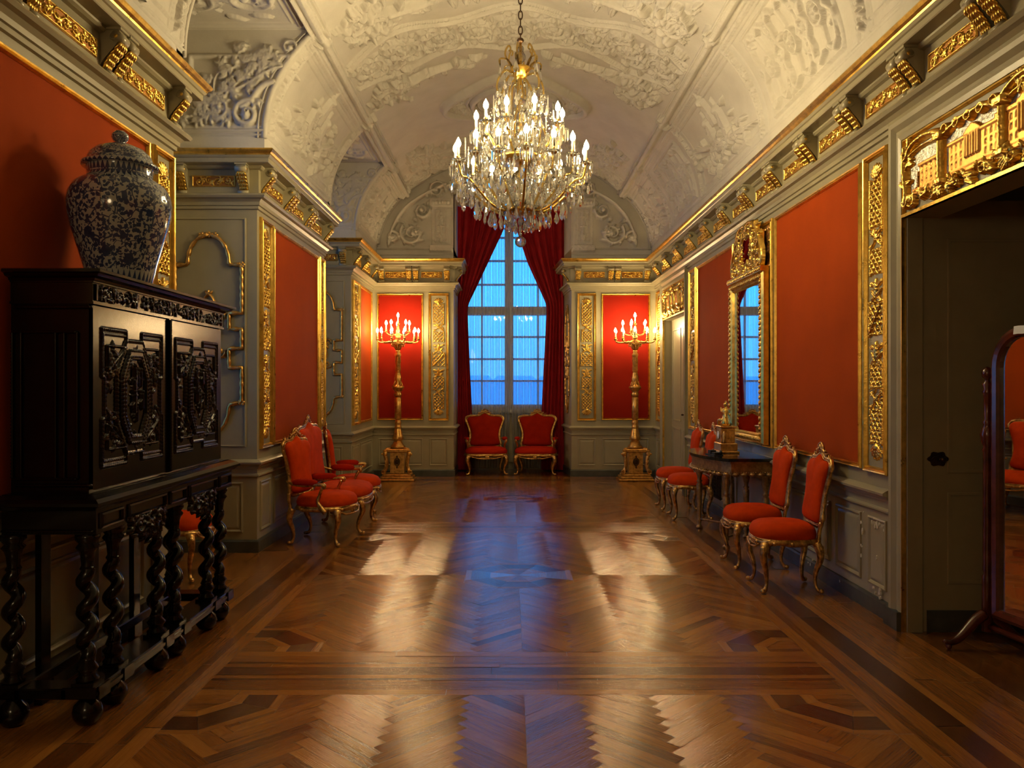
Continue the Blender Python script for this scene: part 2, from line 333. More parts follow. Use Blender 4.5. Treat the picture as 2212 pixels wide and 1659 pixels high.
# ------------------------------------------------------------------ relief canvas (carving as a height field)
class Relief:
    def __init__(s, x0, x1, y0, y1, res):
        s.x0, s.y0 = x0, y0; s.nx = int(round((x1 - x0) / res)) + 1; s.ny = int(round((y1 - y0) / res)) + 1
        s.xs = np.linspace(x0, x1, s.nx); s.ys = np.linspace(y0, y1, s.ny)
        s.rx = s.xs[1] - s.xs[0]; s.ry = s.ys[1] - s.ys[0]; s.H = np.zeros((s.ny, s.nx), np.float32)
    def win(s, xa, xb, ya, yb):
        i0 = max(0, int((xa - s.x0) / s.rx)); i1 = min(s.nx, int((xb - s.x0) / s.rx) + 2)
        j0 = max(0, int((ya - s.y0) / s.ry)); j1 = min(s.ny, int((yb - s.y0) / s.ry) + 2)
        if i0 >= i1 or j0 >= j1: return None
        X, Y = np.meshgrid(s.xs[i0:i1], s.ys[j0:j1]); return (slice(j0, j1), slice(i0, i1)), X, Y
    def put(s, sl, h): s.H[sl] = np.maximum(s.H[sl], h)
    flat = False
    def tube(s, pts, r, h, r1=None):
        n = len(pts) - 1
        for k in range(n):
            (ax, ay), (bx, by) = pts[k][:2], pts[k + 1][:2]; rr = r if r1 is None else r + (r1 - r) * k / max(1, n - 1)
            w = s.win(min(ax, bx) - rr, max(ax, bx) + rr, min(ay, by) - rr, max(ay, by) + rr)
            if not w: continue
            sl, X, Y = w; dx, dy = bx - ax, by - ay; L = dx * dx + dy * dy + 1e-12
            t = np.clip(((X - ax) * dx + (Y - ay) * dy) / L, 0, 1); d2 = (X - ax - t * dx) ** 2 + (Y - ay - t * dy) ** 2
            s.put(sl, h * (rr / r) * (np.clip(2.6 * (1 - np.sqrt(d2) / rr), 0, 1) if s.flat else np.sqrt(np.clip(1 - d2 / rr ** 2, 0, 1))))
    def blob(s, x, y, a, b, ang, h, p=.5):
        R = max(a, b); w = s.win(x - R, x + R, y - R, y + R)
        if not w: return
        sl, X, Y = w; c, sn = cos(ang), sin(ang); u = ((X - x) * c + (Y - y) * sn) / a; v = (-(X - x) * sn + (Y - y) * c) / b
        s.put(sl, h * np.clip(1 - u * u - v * v, 0, 1) ** p)
    def leaf(s, x, y, ang, L, W, h, lob=.25, nl=5):
        w = s.win(x - L, x + L, y - L, y + L)
        if not w: return
        sl, X, Y = w; c, sn = cos(ang), sin(ang); u = ((X - x) * c + (Y - y) * sn) / L; v = (-(X - x) * sn + (Y - y) * c)
        uu = np.clip(u, 0, 1); wd = W * np.sin(pi * uu ** .75) ** .8 * (1 - lob * np.abs(np.sin(nl * pi * uu))) + 1e-6
        q = np.abs(v) / wd; ok = (u > 0) & (u < 1)
        s.put(sl, np.where(ok, h * np.clip(1 - q ** 2, 0, 1) ** .6 * (.62 + .38 * np.clip(q * 3, 0, 1)) * (.7 + .3 * np.sin(uu * pi)), 0))
    def flower(s, x, y, r, n=6, h=.01, a0=0):
        for k in range(n): s.leaf(x, y, a0 + 2 * pi * k / n, r, r * .42, h, .1, 1)
        s.blob(x, y, r * .3, r * .3, 0, h * 1.25)
    def ring(s, x, y, a, b, r, h, n=28, a0=0, a1=2 * pi):
        s.tube([(x + a * cos(a0 + (a1 - a0) * k / n), y + b * sin(a0 + (a1 - a0) * k / n)) for k in range(n + 1)], r, h)
    def spiral(s, x, y, R, a0, turns, d, r, h, leaves=True, r1=None):
        n = int(22 * turns) + 4; pts = []
        for k in range(n + 1):
            t = k / n; q = R * (1 - .86 * t); a = a0 + d * 2 * pi * turns * t; pts.append((x + q * cos(a), y + q * sin(a)))
        s.tube(pts, r, h, r1 or r * .6); s.blob(*pts[-1], r * 1.5, r * 1.5, 0, h * 1.1)
        if leaves:
            for k in range(2, int(n * .62), 3):
                dx, dy = pts[k + 1][0] - pts[k][0], pts[k + 1][1] - pts[k][1]; a = atan2(dy, dx)
                s.leaf(pts[k][0], pts[k][1], a - d * .7, R * .5, R * .14, h * .8)
                if k % 2: s.leaf(pts[k][0], pts[k][1], a + d * .8, R * .3, R * .09, h * .7)
    def curve(s, p0, p1, p2, p3, r, h, r1=None, n=14):
        pts = []
        for k in range(n + 1):
            t = k / n; q = 1 - t
            pts.append(tuple(q ** 3 * a + 3 * q * q * t * b + 3 * q * t * t * c + t ** 3 * e for a, b, c, e in zip(p0, p1, p2, p3)))
        s.tube(pts, r, h, r1); return pts
    def rect(s, xa, xb, ya, yb, h):
        w = s.win(xa, xb, ya, yb)
        if w: s.put(w[0], h)
    def frame(s, xa, xb, ya, yb, r, h): s.tube([(xa, ya), (xb, ya), (xb, yb), (xa, yb), (xa, ya)], r, h)
    def noise(s, amp, only=True):
        rng = np.random.RandomState(3); n = rng.rand(*s.H.shape).astype(np.float32) - .5
        n = (n + np.roll(n, 1, 0) + np.roll(n, 1, 1) + np.roll(n, (1, 1), (0, 1))) / 2
        s.H += np.where(s.H > 0, n * amp, 0) if only else n * amp
    def mirror_x(s, xc):
        """copy the half x<xc onto x>xc"""
        i = int(round((xc - s.x0) / s.rx)); w = min(i, s.nx - 1 - i)
        s.H[:, i:i + w + 1] = np.maximum(s.H[:, i:i + w + 1], s.H[:, i - w:i + 1][:, ::-1])
def hf_mesh(name, R, mp, mats, parent=None, thr=None, keep=None, sm=True, sink=.004):
    """mp(U,V,W)->(n,3) array; thr: keep only raised faces (open carving); keep: bool grid of faces kept"""
    H = R.H; ny, nx = H.shape; U, V = np.meshgrid(R.xs, R.ys)
    W = H.copy()
    if thr is not None: W = np.where(H > thr, H, -sink)
    P = mp(U.ravel(), V.ravel(), W.ravel()).astype(np.float32)
    idx = np.arange(nx * ny).reshape(ny, nx); F = np.stack([idx[:-1, :-1], idx[:-1, 1:], idx[1:, 1:], idx[1:, :-1]], -1)
    k = np.ones((ny - 1, nx - 1), bool)
    if thr is not None:
        m = H > thr; k &= m[:-1, :-1] | m[:-1, 1:] | m[1:, 1:] | m[1:, :-1]
    if keep is not None: k &= keep
    F = F[k].reshape(-1, 4); used, inv = np.unique(F, return_inverse=True); P = P[used]; F = inv.reshape(-1, 4)
    me = bpy.data.meshes.new(name); me.vertices.add(len(P)); me.vertices.foreach_set('co', P.ravel())
    me.loops.add(F.size); me.loops.foreach_set('vertex_index', F.ravel().astype(np.int32)); me.polygons.add(len(F))
    me.polygons.foreach_set('loop_start', np.arange(0, F.size, 4, dtype=np.int32)); me.polygons.foreach_set('loop_total', np.full(len(F), 4, np.int32))
    me.polygons.foreach_set('use_smooth', np.full(len(F), sm)); me.update(calc_edges=True); me.validate()
    if not isinstance(mats, (list, tuple)): mats = [mats]
    for m in mats: me.materials.append(M[m])
    o = bpy.data.objects.new(name, me); COL.objects.link(o)
    if parent: o.parent = parent
    return o
def amp(f): return lambda U, V, W: np.stack([np.broadcast_to(a, U.shape) for a in f(U, V, W)], -1)
# ================================================================== FLOOR (real boards, clipped polygons)
def clip(poly, a, b, c):
    """keep the side a*x+b*y<=c"""
    out = []; n = len(poly)
    for i in range(n):
        p, q = poly[i], poly[(i + 1) % n]; dp = a * p[0] + b * p[1] - c; dq = a * q[0] + b * q[1] - c
        if dp <= 0: out.append(p)
        if (dp < 0 < dq) or (dq < 0 < dp):
            t = dp / (dp - dq); out.append((p[0] + t * (q[0] - p[0]), p[1] + t * (q[1] - p[1])))
    return out
class Boards:
    def __init__(s): s.v = []; s.f = []; s.uv = []; s.tone = []
    def add(s, poly, ang, tone, org=None):
        if len(poly) < 3: return
        A = abs(sum(poly[i][0] * poly[(i + 1) % len(poly)][1] - poly[(i + 1) % len(poly)][0] * poly[i][1] for i in range(len(poly)))) / 2
        if A < 2e-6: return
        b = len(s.v); ox, oy = random.random() * 40, random.random() * 40; c, sn = cos(ang), sin(ang)
        z = 0
        gx, gy = sum(p[0] for p in poly) / len(poly), sum(p[1] for p in poly) / len(poly); ta, tb = random.uniform(-.003, .003), random.uniform(-.003, .003)
        poly = [(x - (x - gx) * min(.5, .0009 / (math.hypot(x - gx, y - gy) + 1e-6)) * 1.0, y - (y - gy) * min(.5, .0009 / (math.hypot(x - gx, y - gy) + 1e-6))) for x, y in poly]
        for x, y in poly: s.v.append((x, y, max(-.0008, min(.0008, (x - gx) * ta + (y - gy) * tb)) - .0008))
        s.f.append(list(range(b, b + len(poly))))
        s.uv += [(x * c + y * sn + ox, -x * sn + y * c + oy) for x, y in poly]; s.tone += [tone] * len(poly)
B = Boards()
BY = [-0.10 + 4.5 * k for k in range(-1, 4)]       # bay borders (centre lines)  -4.6 -.1 4.4 8.9 13.4
BX0, BX1 = -1.58, 1.72
HB = .33
def octo(cx, cy, r): return [(cx + r * cos(pi / 8 + k * pi / 4), cy + r * sin(pi / 8 + k * pi / 4)) for k in range(8)]
def in_oct(x, y, cx, cy, r):
    dx, dy = abs(x - cx), abs(y - cy); a = r * cos(pi / 8); return dx <= a and dy <= a and (dx + dy) <= a * sqrt(2)
Lp, Wp = .49, .07
def tone(): return min(.98, max(.25, random.gauss(.63, .115)))
def clip_outside_oct(poly, cx, cy, r):
    """pieces of poly outside the octagon"""
    a = r * cos(pi / 8); res = []; cur = poly
    if min(math.hypot(x - cx, y - cy) for x, y in poly) > r + .6: return [poly]
    for k in range(8):
        nx_, ny_ = cos(k * pi / 4), sin(k * pi / 4); c = a + nx_ * cx + ny_ * cy
        out = clip(cur, -nx_, -ny_, -c)
        if len(out) > 2: res.append(out)
        cur = clip(cur, nx_, ny_, c)
        if len(cur) < 3: return [poly]
    return res
def herring(x0, x1, y0, y1, fx, fy, octs):
    """classic herringbone at 45 degrees, mirrored by fx, fy"""
    W, L = Wp, Lp; w = x1 - x0; h = y1 - y0; c = sqrt(.5)
    m = int((w + h) / (L * 1.2)) + 4; n = int((w + h) / W) + 30
    for i in range(-n, n):
        for j in range(-m, m):
            for (a, b, cc, dd, hz) in ((0, 0, L, W, 0), (L, W - L, L + W, W, 1)):
                ax, ay = i * W + j * L, i * W - j * L
                q = [(a + ax, b + ay), (cc + ax, b + ay), (cc + ax, dd + ay), (a + ax, dd + ay)]
                P = [((x - y) * c, (x + y) * c) for x, y in q]
                if max(p[0] for p in P) < 0 or min(p[0] for p in P) > w or max(p[1] for p in P) < 0 or min(p[1] for p in P) > h: continue
                for A in ((-1, 0, 0), (1, 0, w), (0, -1, 0), (0, 1, h)): P = clip(P, *A)
                if len(P) < 3: continue
                an = pi / 4 if not hz else 3 * pi / 4
                if fx < 0: P = [(x1 - x, y) for x, y in P]; an = pi - an
                else: P = [(x0 + x, y) for x, y in P]
                if fy < 0: P = [(x, y1 - y) for x, y in P]; an = -an
                else: P = [(x, y0 + y) for x, y in P]
                t = tone(); pcs = [P]
                for (ox, oy, orr) in octs:
                    nxt = []
                    for q in pcs: nxt += clip_outside_oct(q, ox, oy, orr)
                    pcs = nxt
                for q in pcs: B.add(q, an, t)
def octring(cx, cy, r0, r1, tones, clips=()):
    o0, o1 = octo(cx, cy, r0), octo(cx, cy, r1)
    for k in range(8):
        P = [o0[k], o0[(k + 1) % 8], o1[(k + 1) % 8], o1[k]]
        for A in clips: P = clip(P, *A)
        B.add(P, (k + 1) * pi / 4 + pi / 2, tones[k % len(tones)] + random.uniform(-.03, .03))
def run(x0, x1, y0, y1, along, tn, jit=.07, ln=1.1):
    """boards laid end to end"""
    a, b = (x0, x1) if along == 'x' else (y0, y1); p = a - random.random() * ln
    while p < b:
        q = p + ln * random.uniform(.6, 1.3); s0, s1 = max(p, a), min(q, b)
        if s1 > s0:
            t = min(.95, max(.05, tn + random.uniform(-jit, jit)))
            if along == 'x': B.add([(s0, y0), (s1, y0), (s1, y1), (s0, y1)], 0, t)
            else: B.add([(x0, s0), (x1, s0), (x1, s1), (x0, s1)], pi / 2, t)
        p = q
SIDE = [(.08, .72), (.05, .50), (.09, .66), (.14, .27), (.05, .78), (.12, .60), (.10, .66), (.12, .55), (.14, .62)]
for k in range(len(BY) - 1):
    y0, y1 = BY[k] + HB, BY[k + 1] - HB; ym = (y0 + y1) / 2; xm = (BX0 + BX1) / 2
    corners = [(BX0, y0), (BX1, y0), (BX0, y1), (BX1, y1)]
    octs = [(xm, ym, .47)] + [(a, b, .50) for a, b in corners]
    for (xa, xb, fx) in ((BX0, xm, 1), (xm, BX1, -1)):
        for (ya, yb, fy) in ((y0, ym, 1), (ym, y1, -1)):
            if yb < 1.2: run(xa, xb, ya, yb, 'y', .6, .1); continue
            herring(xa, xb, ya, yb, fx, fy, octs)
    if y1 > 1.2:
        octring(xm, ym, .47, .42, [.74, .8]); octring(xm, ym, .42, .25, [.14, .24, .36, .14, .20, .34, .16, .26]); octring(xm, ym, .25, .19, [.85, .8])
        octring(xm, ym, .19, .001, [.75, .55, .7, .5])
        for a, b in corners:
            cl = [(-1, 0, -BX0), (1, 0, BX1), (0, -1, -y0), (0, 1, y1)]
            octring(a, b, .50, .45, [.74], cl); octring(a, b, .45, .29, [.18, .26, .34, .2], cl); octring(a, b, .29, .22, [.82], cl)
            yy = b - .22
            while yy < b + .22:
                P = octo(a, b, .22); P = clip(clip(P, 0, -1, -yy), 0, 1, yy + .055)
                for A in cl: P = clip(P, *A)
                B.add(P, 0, .6 + random.uniform(-.12, .12)); yy += .055
for yb in BY:
    tones = [(.07, .74), (.13, .56), (.03, .40), (.05, .72), (.12, .36), (.05, .68), (.03, .44), (.10, .60), (.08, .72)]
    y = yb - HB
    for w, t in tones:
        run(BX0, BX1, y, y + w, 'x', t, .08, 1.6); y += w
# side borders
x = BX1; SS = [(w * 1.0, t) for w, t in SIDE]
for w, t in SS:
    if x + w > XR + .02: break
    run(x, min(XR + .02, x + w), -4.6, YE, 'y', t, .07, 1.5); x += w
if x < XR + .3: run(x, XR + .02, -4.6, YE, 'y', .6, .1)
x = BX0
for w, t in SS:
    if x - w < XL - .02: break
    run(x - w, x, -4.6, YE, 'y', t + (.16 if t < .3 else 0), .10, 1.2); x -= w
xx = x
while xx > XN - .02:
    run(max(xx - .11, XN - .02), xx, -4.6, YE, 'y', .58, .1, 1.4); xx -= .11
yy = BY[-1] + HB
while yy < YE:
    run(BX0, BX1, yy, min(YE, yy + .09), 'x', .6, .08); yy += .09
xx = -1.1
while xx < 1.12:
    run(xx, xx + .09, YE, YW + .1, 'y', .45, .1); xx += .09
xx = XR + .02
while xx < 5.2:
    run(xx, xx + .12, .9, 5.4, 'y', .42, .1); xx += .12
me = bpy.data.meshes.new('floor'); me.from_pydata(B.v, [], B.f); me.materials.append(M['parquet'])
uvl = me.uv_layers.new(name='UVMap'); uvl.data.foreach_set('uv', np.array(B.uv, np.float32).ravel())
at = me.attributes.new('tone', 'FLOAT', 'CORNER'); at.data.foreach_set('value', np.array(B.tone, np.float32))
me.update(); fo = bpy.data.objects.new('floor', me); COL.objects.link(fo); struct(fo)
sub = MB(); sub.box(XN - .3, 5.4, -4.8, YW + .4, -.3, -.006); struct(sub.build('floor', 'dark')).name = 'floor_slab'

# ================================================================== WALLS
wl = MB()
T = 3.92
def pierbox(b, y0, y1): b.box(-3.5, XL, y0, y1, 0, T)
pierbox(wl, YB - .1, N1[0]); pierbox(wl, N1[1], N2[0]); pierbox(wl, N2[1], YE)
for (a, c) in (N1, N2):                              # window wall of the niche, opening 1.1 - 4.3
    m0, m1 = a + .28, c - .28
    wl.box(-3.5, XN, a, c, 0, 1.0); wl.box(-3.5, XN, a, m0, 1.0, 5.2); wl.box(-3.5, XN, m1, c, 1.0, 5.2); wl.box(-3.5, XN, m0, m1, 4.35, 5.2)
struct(wl.build('wall_left', 'paint'))
wr = MB(); TR = 3.92
wr.box(XR, XR + .22, YB - .1, D1[0], 0, TR); wr.box(XR, XR + .22, D1[1], D2[0], 0, TR); wr.box(XR, XR + .5, D2[1], YE, 0, TR)
wr.box(XR, XR + .22, D1[0], D1[1], DH, TR); wr.box(XR, XR + .22, D2[0], D2[1], DH, TR)
struct(wr.build('wall_right', 'paint'))
wf = MB()
wf.box(-3.5, OL, YE, YW + .3, 0, T); wf.box(OR_, XR + .5, YE, YW + .3, 0, T)
wf.poly([(OR_ + .02, YE + .01), (OR_ + .02, YW), (OR2, YW), (OR_ - .0008, YE + .01)], 0, T, lambda u, v, w: (u, v, w)); wf.box(OL, OR_, YW, YW + .3, 0, 1.05); wf.box(OL, OR_, YW, YW + .3, 4.9, 6.2)
struct(wf.build('wall_far', 'paint'))
wb = MB(); wb.box(-3.5, XR + .5, YB - .25, YB - .02, 0, 5.8); struct(wb.build('wall_near', 'paint'))
# room beyond the near door
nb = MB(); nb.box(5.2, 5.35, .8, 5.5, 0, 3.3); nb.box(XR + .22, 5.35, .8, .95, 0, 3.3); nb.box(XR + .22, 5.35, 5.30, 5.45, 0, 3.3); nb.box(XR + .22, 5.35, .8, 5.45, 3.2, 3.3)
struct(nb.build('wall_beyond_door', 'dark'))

# ------------------------------------------------------------------ VAULT with plaster relief
tt = np.linspace(0, pi, 1200); ex = CX + VA * np.cos(tt); ez = ZS + VB * np.sin(tt)
ds = np.concatenate([[0], np.cumsum(np.hypot(np.diff(ex), np.diff(ez)))]); LA = float(ds[-1]); H0 = ZS - Z0; LT = LA + 2 * H0
def vault_pt(s):
    s = np.asarray(s, float); e = np.clip(s - H0, 0, LA); t = np.interp(e, ds, tt)
    x = CX + VA * np.cos(t); z = ZS + VB * np.sin(t); nx_ = -np.cos(t) / VA; nz = -np.sin(t) / VB; l = np.hypot(nx_, nz)
    z = np.where(s < H0, Z0 + s, np.where(s > H0 + LA, Z0 + (LT - s), z)); return x, z, nx_ / l, nz / l
def vmap(U, V, W):
    x, z, a, b = vault_pt(U); return np.stack([x + a * W, V, z + b * W], -1)
tr = math.acos(1.88 / VA); SR = H0 + float(np.interp(tr, tt, ds))   # arc position of the long rib
VY0 = 3.1
R = Relief(0, LT, VY0, YE, .0105)
# long ribs
TY = [5.53, 7.705, 10.13, 12.17]
def half_vault(R, sg, rnd):
    """sg: function turning distance from the right spring into s"""
    S = sg
    # rib mouldings
    R.flat = True
    for o, r, h in ((0, .035, .045), (-.075, .012, .016), (-.11, .010, .012), (.06, .014, .018), (-.16, .008, .009)):
        R.tube([(S(SR + o), VY0), (S(SR + o), YE)], r, h)
    R.rect(min(S(SR - .13), S(SR + .07)), max(S(SR - .13), S(SR + .07)), VY0, YE, .008)
    # plinth lines above the cornice
    for o, r, h in ((.20, .010, .010), (.235, .007, .008)): R.tube([(S(o), VY0), (S(o), YE)], r, h)
    for y in TY + [3.3, YE - .1]:
        R.flat = True
        for dy, r, h in ((-.09, .010, .014), (.09, .010, .014), (-.115, .006, .008), (.115, .006, .008)): R.tube([(S(.24), y + dy), (S(SR - .12), y + dy)], r, h)
        R.flat = False
        # clasp on the rib
        for k in range(9):
            a = rnd.random() * 6.28; R.leaf(S(SR) + rnd.uniform(-.06, .06), y + rnd.uniform(-.10, .10), a, .09, .03, .06)
        R.blob(S(SR), y, .06, .09, 0, .065)
        # garland down the strip
        for k in range(26):
            q = .30 + (SR - .48) * k / 26; R.blob(S(q), y + rnd.uniform(-.025, .025), .022, .03, rnd.random() * 3, .026)
            R.leaf(S(q), y, rnd.random() * 6.28, .07, .022, .022)
rndA = random.Random(5)
half_vault(R, lambda s: s, rndA); half_vault(R, lambda s: LT - s, rndA)
def coffer(S, ya, yb, rnd):
    """strapwork panel: tall loops with rosettes between them"""
    s0, s1 = .30, SR - .22; ym = (ya + yb) / 2; R.flat = True
    R.frame(min(S(s0), S(s1)), max(S(s0), S(s1)), ya, yb, .010, .014)
    n = 3; w = (yb - ya) / (n + .0)
    for k in range(n):
        c = ya + w * (k + .5)
        for d in (-1, 1):
            P = [(S(s0 + .10), c + d * .06), (S(s0 + .05), c + d * .14), (S(s0 + .10), c + d * .21), (S(s0 + .3), c + d * .23), (S((s0 + s1) / 2), c + d * .15), (S(s1 - .3), c + d * .23), (S(s1 - .1), c + d * .2), (S(s1 - .05), c + d * .12), (S(s1 - .1), c + d * .05)]
            R.tube(P, .026, .022)
        R.tube([(S(s0 + .12), c), (S(s0 + .42), c)], .035, .012); R.tube([(S(s1 - .42), c), (S(s1 - .12), c)], .035, .012)
        R.ring(S((s0 + s1) / 2), c, .10, .09, .018, .022); R.flower(S((s0 + s1) / 2), c, .07, 6, .03)
        if k < n - 1:
            for q in (.25, .5, .75):
                R.ring(S(s0 + (s1 - s0) * q), c + w / 2, .075, .065, .010, .018, 18); R.flower(S(s0 + (s1 - s0) * q), c + w / 2, .05, 5, .026)
        for q in (.12, .38, .62, .88):
            for d in (-1, 1): R.leaf(S(s0 + (s1 - s0) * q), c + d * w * .42, rnd.random() * 6.3, .12, .04, .026)
    R.flat = False
def figure(S, ya, yb, rnd, seed=0):
    """trophies, clouds and little castles scattered in low relief"""
    s0, s1 = .32, SR - .22; R.frame(min(S(s0), S(s1)), max(S(s0), S(s1)), ya, yb, .008, .010)
    c = (ya + yb) / 2
    for k in range(70):
        u = s0 + .07 + (s1 - s0 - .2) * abs(rnd.gauss(0, .42)) % 1.0 * .8; v = c + rnd.gauss(0, .26) * (yb - ya) * .8
        if not (ya + .06 < v < yb - .06) or not (s0 < u < s1 - .05): continue
        if k % 3: R.leaf(S(u), v, rnd.random() * 6.3, rnd.uniform(.10, .22), .045, .038)
        else: R.blob(S(u), v, rnd.uniform(.03, .08), rnd.uniform(.02, .05), rnd.random() * 3, .035)
    for k in range(3):
        v = c + (k - 1) * .22; u = s0 + .25 + .2 * (k % 2)
        R.rect(min(S(u), S(u + .30)), max(S(u), S(u + .30)), v - .05, v + .05, .030)
        R.blob(S(u + .30), v, .06, .055, 0, .045); R.tube([(S(u + .34), v), (S(u + .44), v)], .012, .02)
    for k in range(4): R.curve((S(s0 + .1), ya + .1 + .1 * k), (S(s0 + .3), c), (S(s0 + .2), c + .3), (S(s0 + .45), yb - .1 - .1 * k), .014, .03)
Sr = lambda s: s; Sl = lambda s: LT - s
coffer(Sr, 5.85, 7.38, rndA); figure(Sr, 7.75, 10.1, rndA); coffer(Sr, 10.45, 11.85, rndA); figure(Sr, 12.2, 13.7, rndA); figure(Sr, 3.5, 5.5, rndA)
figure(Sl, 7.75, 10.1, rndA); figure(Sl, 12.2, 13.7, rndA); figure(Sl, 3.5, 5.5, rndA)
# crown of the vault : cross bands, corner garlands, medallion
mid = LT / 2; hw = mid - SR - .1
def crown(yc, rnd):
    for d in (-1, 1):
        pts = []
        for k in range(41):
            q = -1 + 2 * k / 40; pts.append((mid + hw * q, yc + d * (.42 + .10 * cos(q * 9) - .05 * q * q)))
        R.tube(pts, .020, .030); R.tube([(a, b + d * .045) for a, b in pts], .010, .016)
    for k in range(9):
        q = -1 + 2 * (k + .5) / 9; x = mid + hw * q
        R.ring(x, yc, .17, .15, .014, .026, 20); R.spiral(x - .13, yc + .16, .14, 0, 1.3, 1, .016, .032); R.spiral(x + .13, yc - .16, .14, pi, 1.3, 1, .016, .032)
        R.flower(x, yc, .10, 7, .035)
        for j in range(26): R.leaf(x + rnd.uniform(-.2, .2), yc + rnd.uniform(-.38, .38), rnd.random() * 6.3, rnd.uniform(.07, .13), .026, .022)
crown(8.9, rndA); crown(4.3, rndA); crown(13.5, rndA)
def cluster(x, y, w, h, n, rnd, hh=.06):
    for k in range(int(n * 1.6)):
        a, b = rnd.gauss(0, .36), rnd.gauss(0, .36)
        R.leaf(x + a * w, y + b * h, rnd.random() * 6.3, rnd.uniform(.10, .22), rnd.uniform(.028, .05), hh * rnd.uniform(.4, .8))
    for k in range(n // 4): R.blob(x + rnd.gauss(0, .3) * w, y + rnd.gauss(0, .3) * h, rnd.uniform(.05, .1), rnd.uniform(.03, .06), rnd.random() * 3, hh)
    for k in range(4): R.spiral(x + rnd.uniform(-.4, .4) * w, y + rnd.uniform(-.4, .4) * h, .15, rnd.random() * 6, 1.4, 1 if k % 2 else -1, .02, hh * .8)
for sd in (-1, 1):
    for (y, q, n) in ((9.75, .80, 46), (12.65, .80, 46), (7.95, .80, 46), (5.1, .8, 40)):
        cluster(mid + sd * hw * q, y, .35, .55, n, rndA)
        x0 = mid + sd * hw * (q - .12); dy = .5 if y in (9.75, 5.1) else -.5
        R.curve((x0, y), (x0 - sd * .35, y - dy * .3), (x0 - sd * .7, y + dy * .1), (x0 - sd * .95, y - dy * .25), .05, .05, .02)
        for k in range(12): R.leaf(x0 - sd * .08 * k, y - dy * .12 + rndA.uniform(-.06, .06), rndA.random() * 6.3, .2, .06, .045)
def medallion(yc):
    R.flat = True
    o = .0
    P = []
    for k in range(73):
        a = 2 * pi * k / 72; r = 1 + .09 * cos(4 * a); P.append((mid + .92 * r * cos(a), yc + .80 * r * sin(a)))
    R.tube(P, .045, .05); R.tube([(mid + (x - mid) * .93, yc + (y - yc) * .93) for x, y in P], .014, .02)
    for f, r, h in ((.60, .045, .055), (.52, .02, .04), (.67, .018, .03)): R.ring(mid, yc, f, f * .92, r, h, 48)
    R.flat = False
    for k in range(8):
        a = pi / 8 + k * pi / 4; x, y = mid + .77 * cos(a), yc + .69 * sin(a)
        R.flower(x, y, .09, 6, .035); R.spiral(x + .13 * cos(a + 1.57), y + .13 * sin(a + 1.57), .10, a, 1.2, 1, .014, .028); R.spiral(x - .13 * cos(a + 1.57), y - .13 * sin(a + 1.57), .10, a, 1.2, -1, .014, .028)
medallion(11.1); medallion(6.65)
R.H *= 2.0; R.noise(.006)
# faces left out over the niches
uc = (R.xs[:-1] + R.xs[1:]) / 2; vc = (R.ys[:-1] + R.ys[1:]) / 2; UU, VV = np.meshgrid(uc, vc)
hole = (UU > LT - SR + .085) & (((VV > N1[0] + .007) & (VV < N1[1] - .007)) | ((VV > N2[0] + .007) & (VV < N2[1] - .007)))
co = hf_mesh('ceiling', R, vmap, 'plaster', keep=~hole); struct(co)
cb = MB(); S_ = np.linspace(0, LT, 60); X_, Z_, _, _ = vault_pt(S_)
for i in range(59): cb.add([(X_[i], YB, Z_[i]), (X_[i + 1], YB, Z_[i + 1]), (X_[i + 1], VY0, Z_[i + 1]), (X_[i], VY0, Z_[i])], [(0, 1, 2, 3)], 0, True)
# shelf joining the vault foot to the walls
cb.box(XR - .08, XR + .22, YB, YE, Z0, T)
struct(cb.build('ceiling_near', 'plaster')); bpy.data.objects['ceiling_near'].name = 'ceiling.001'
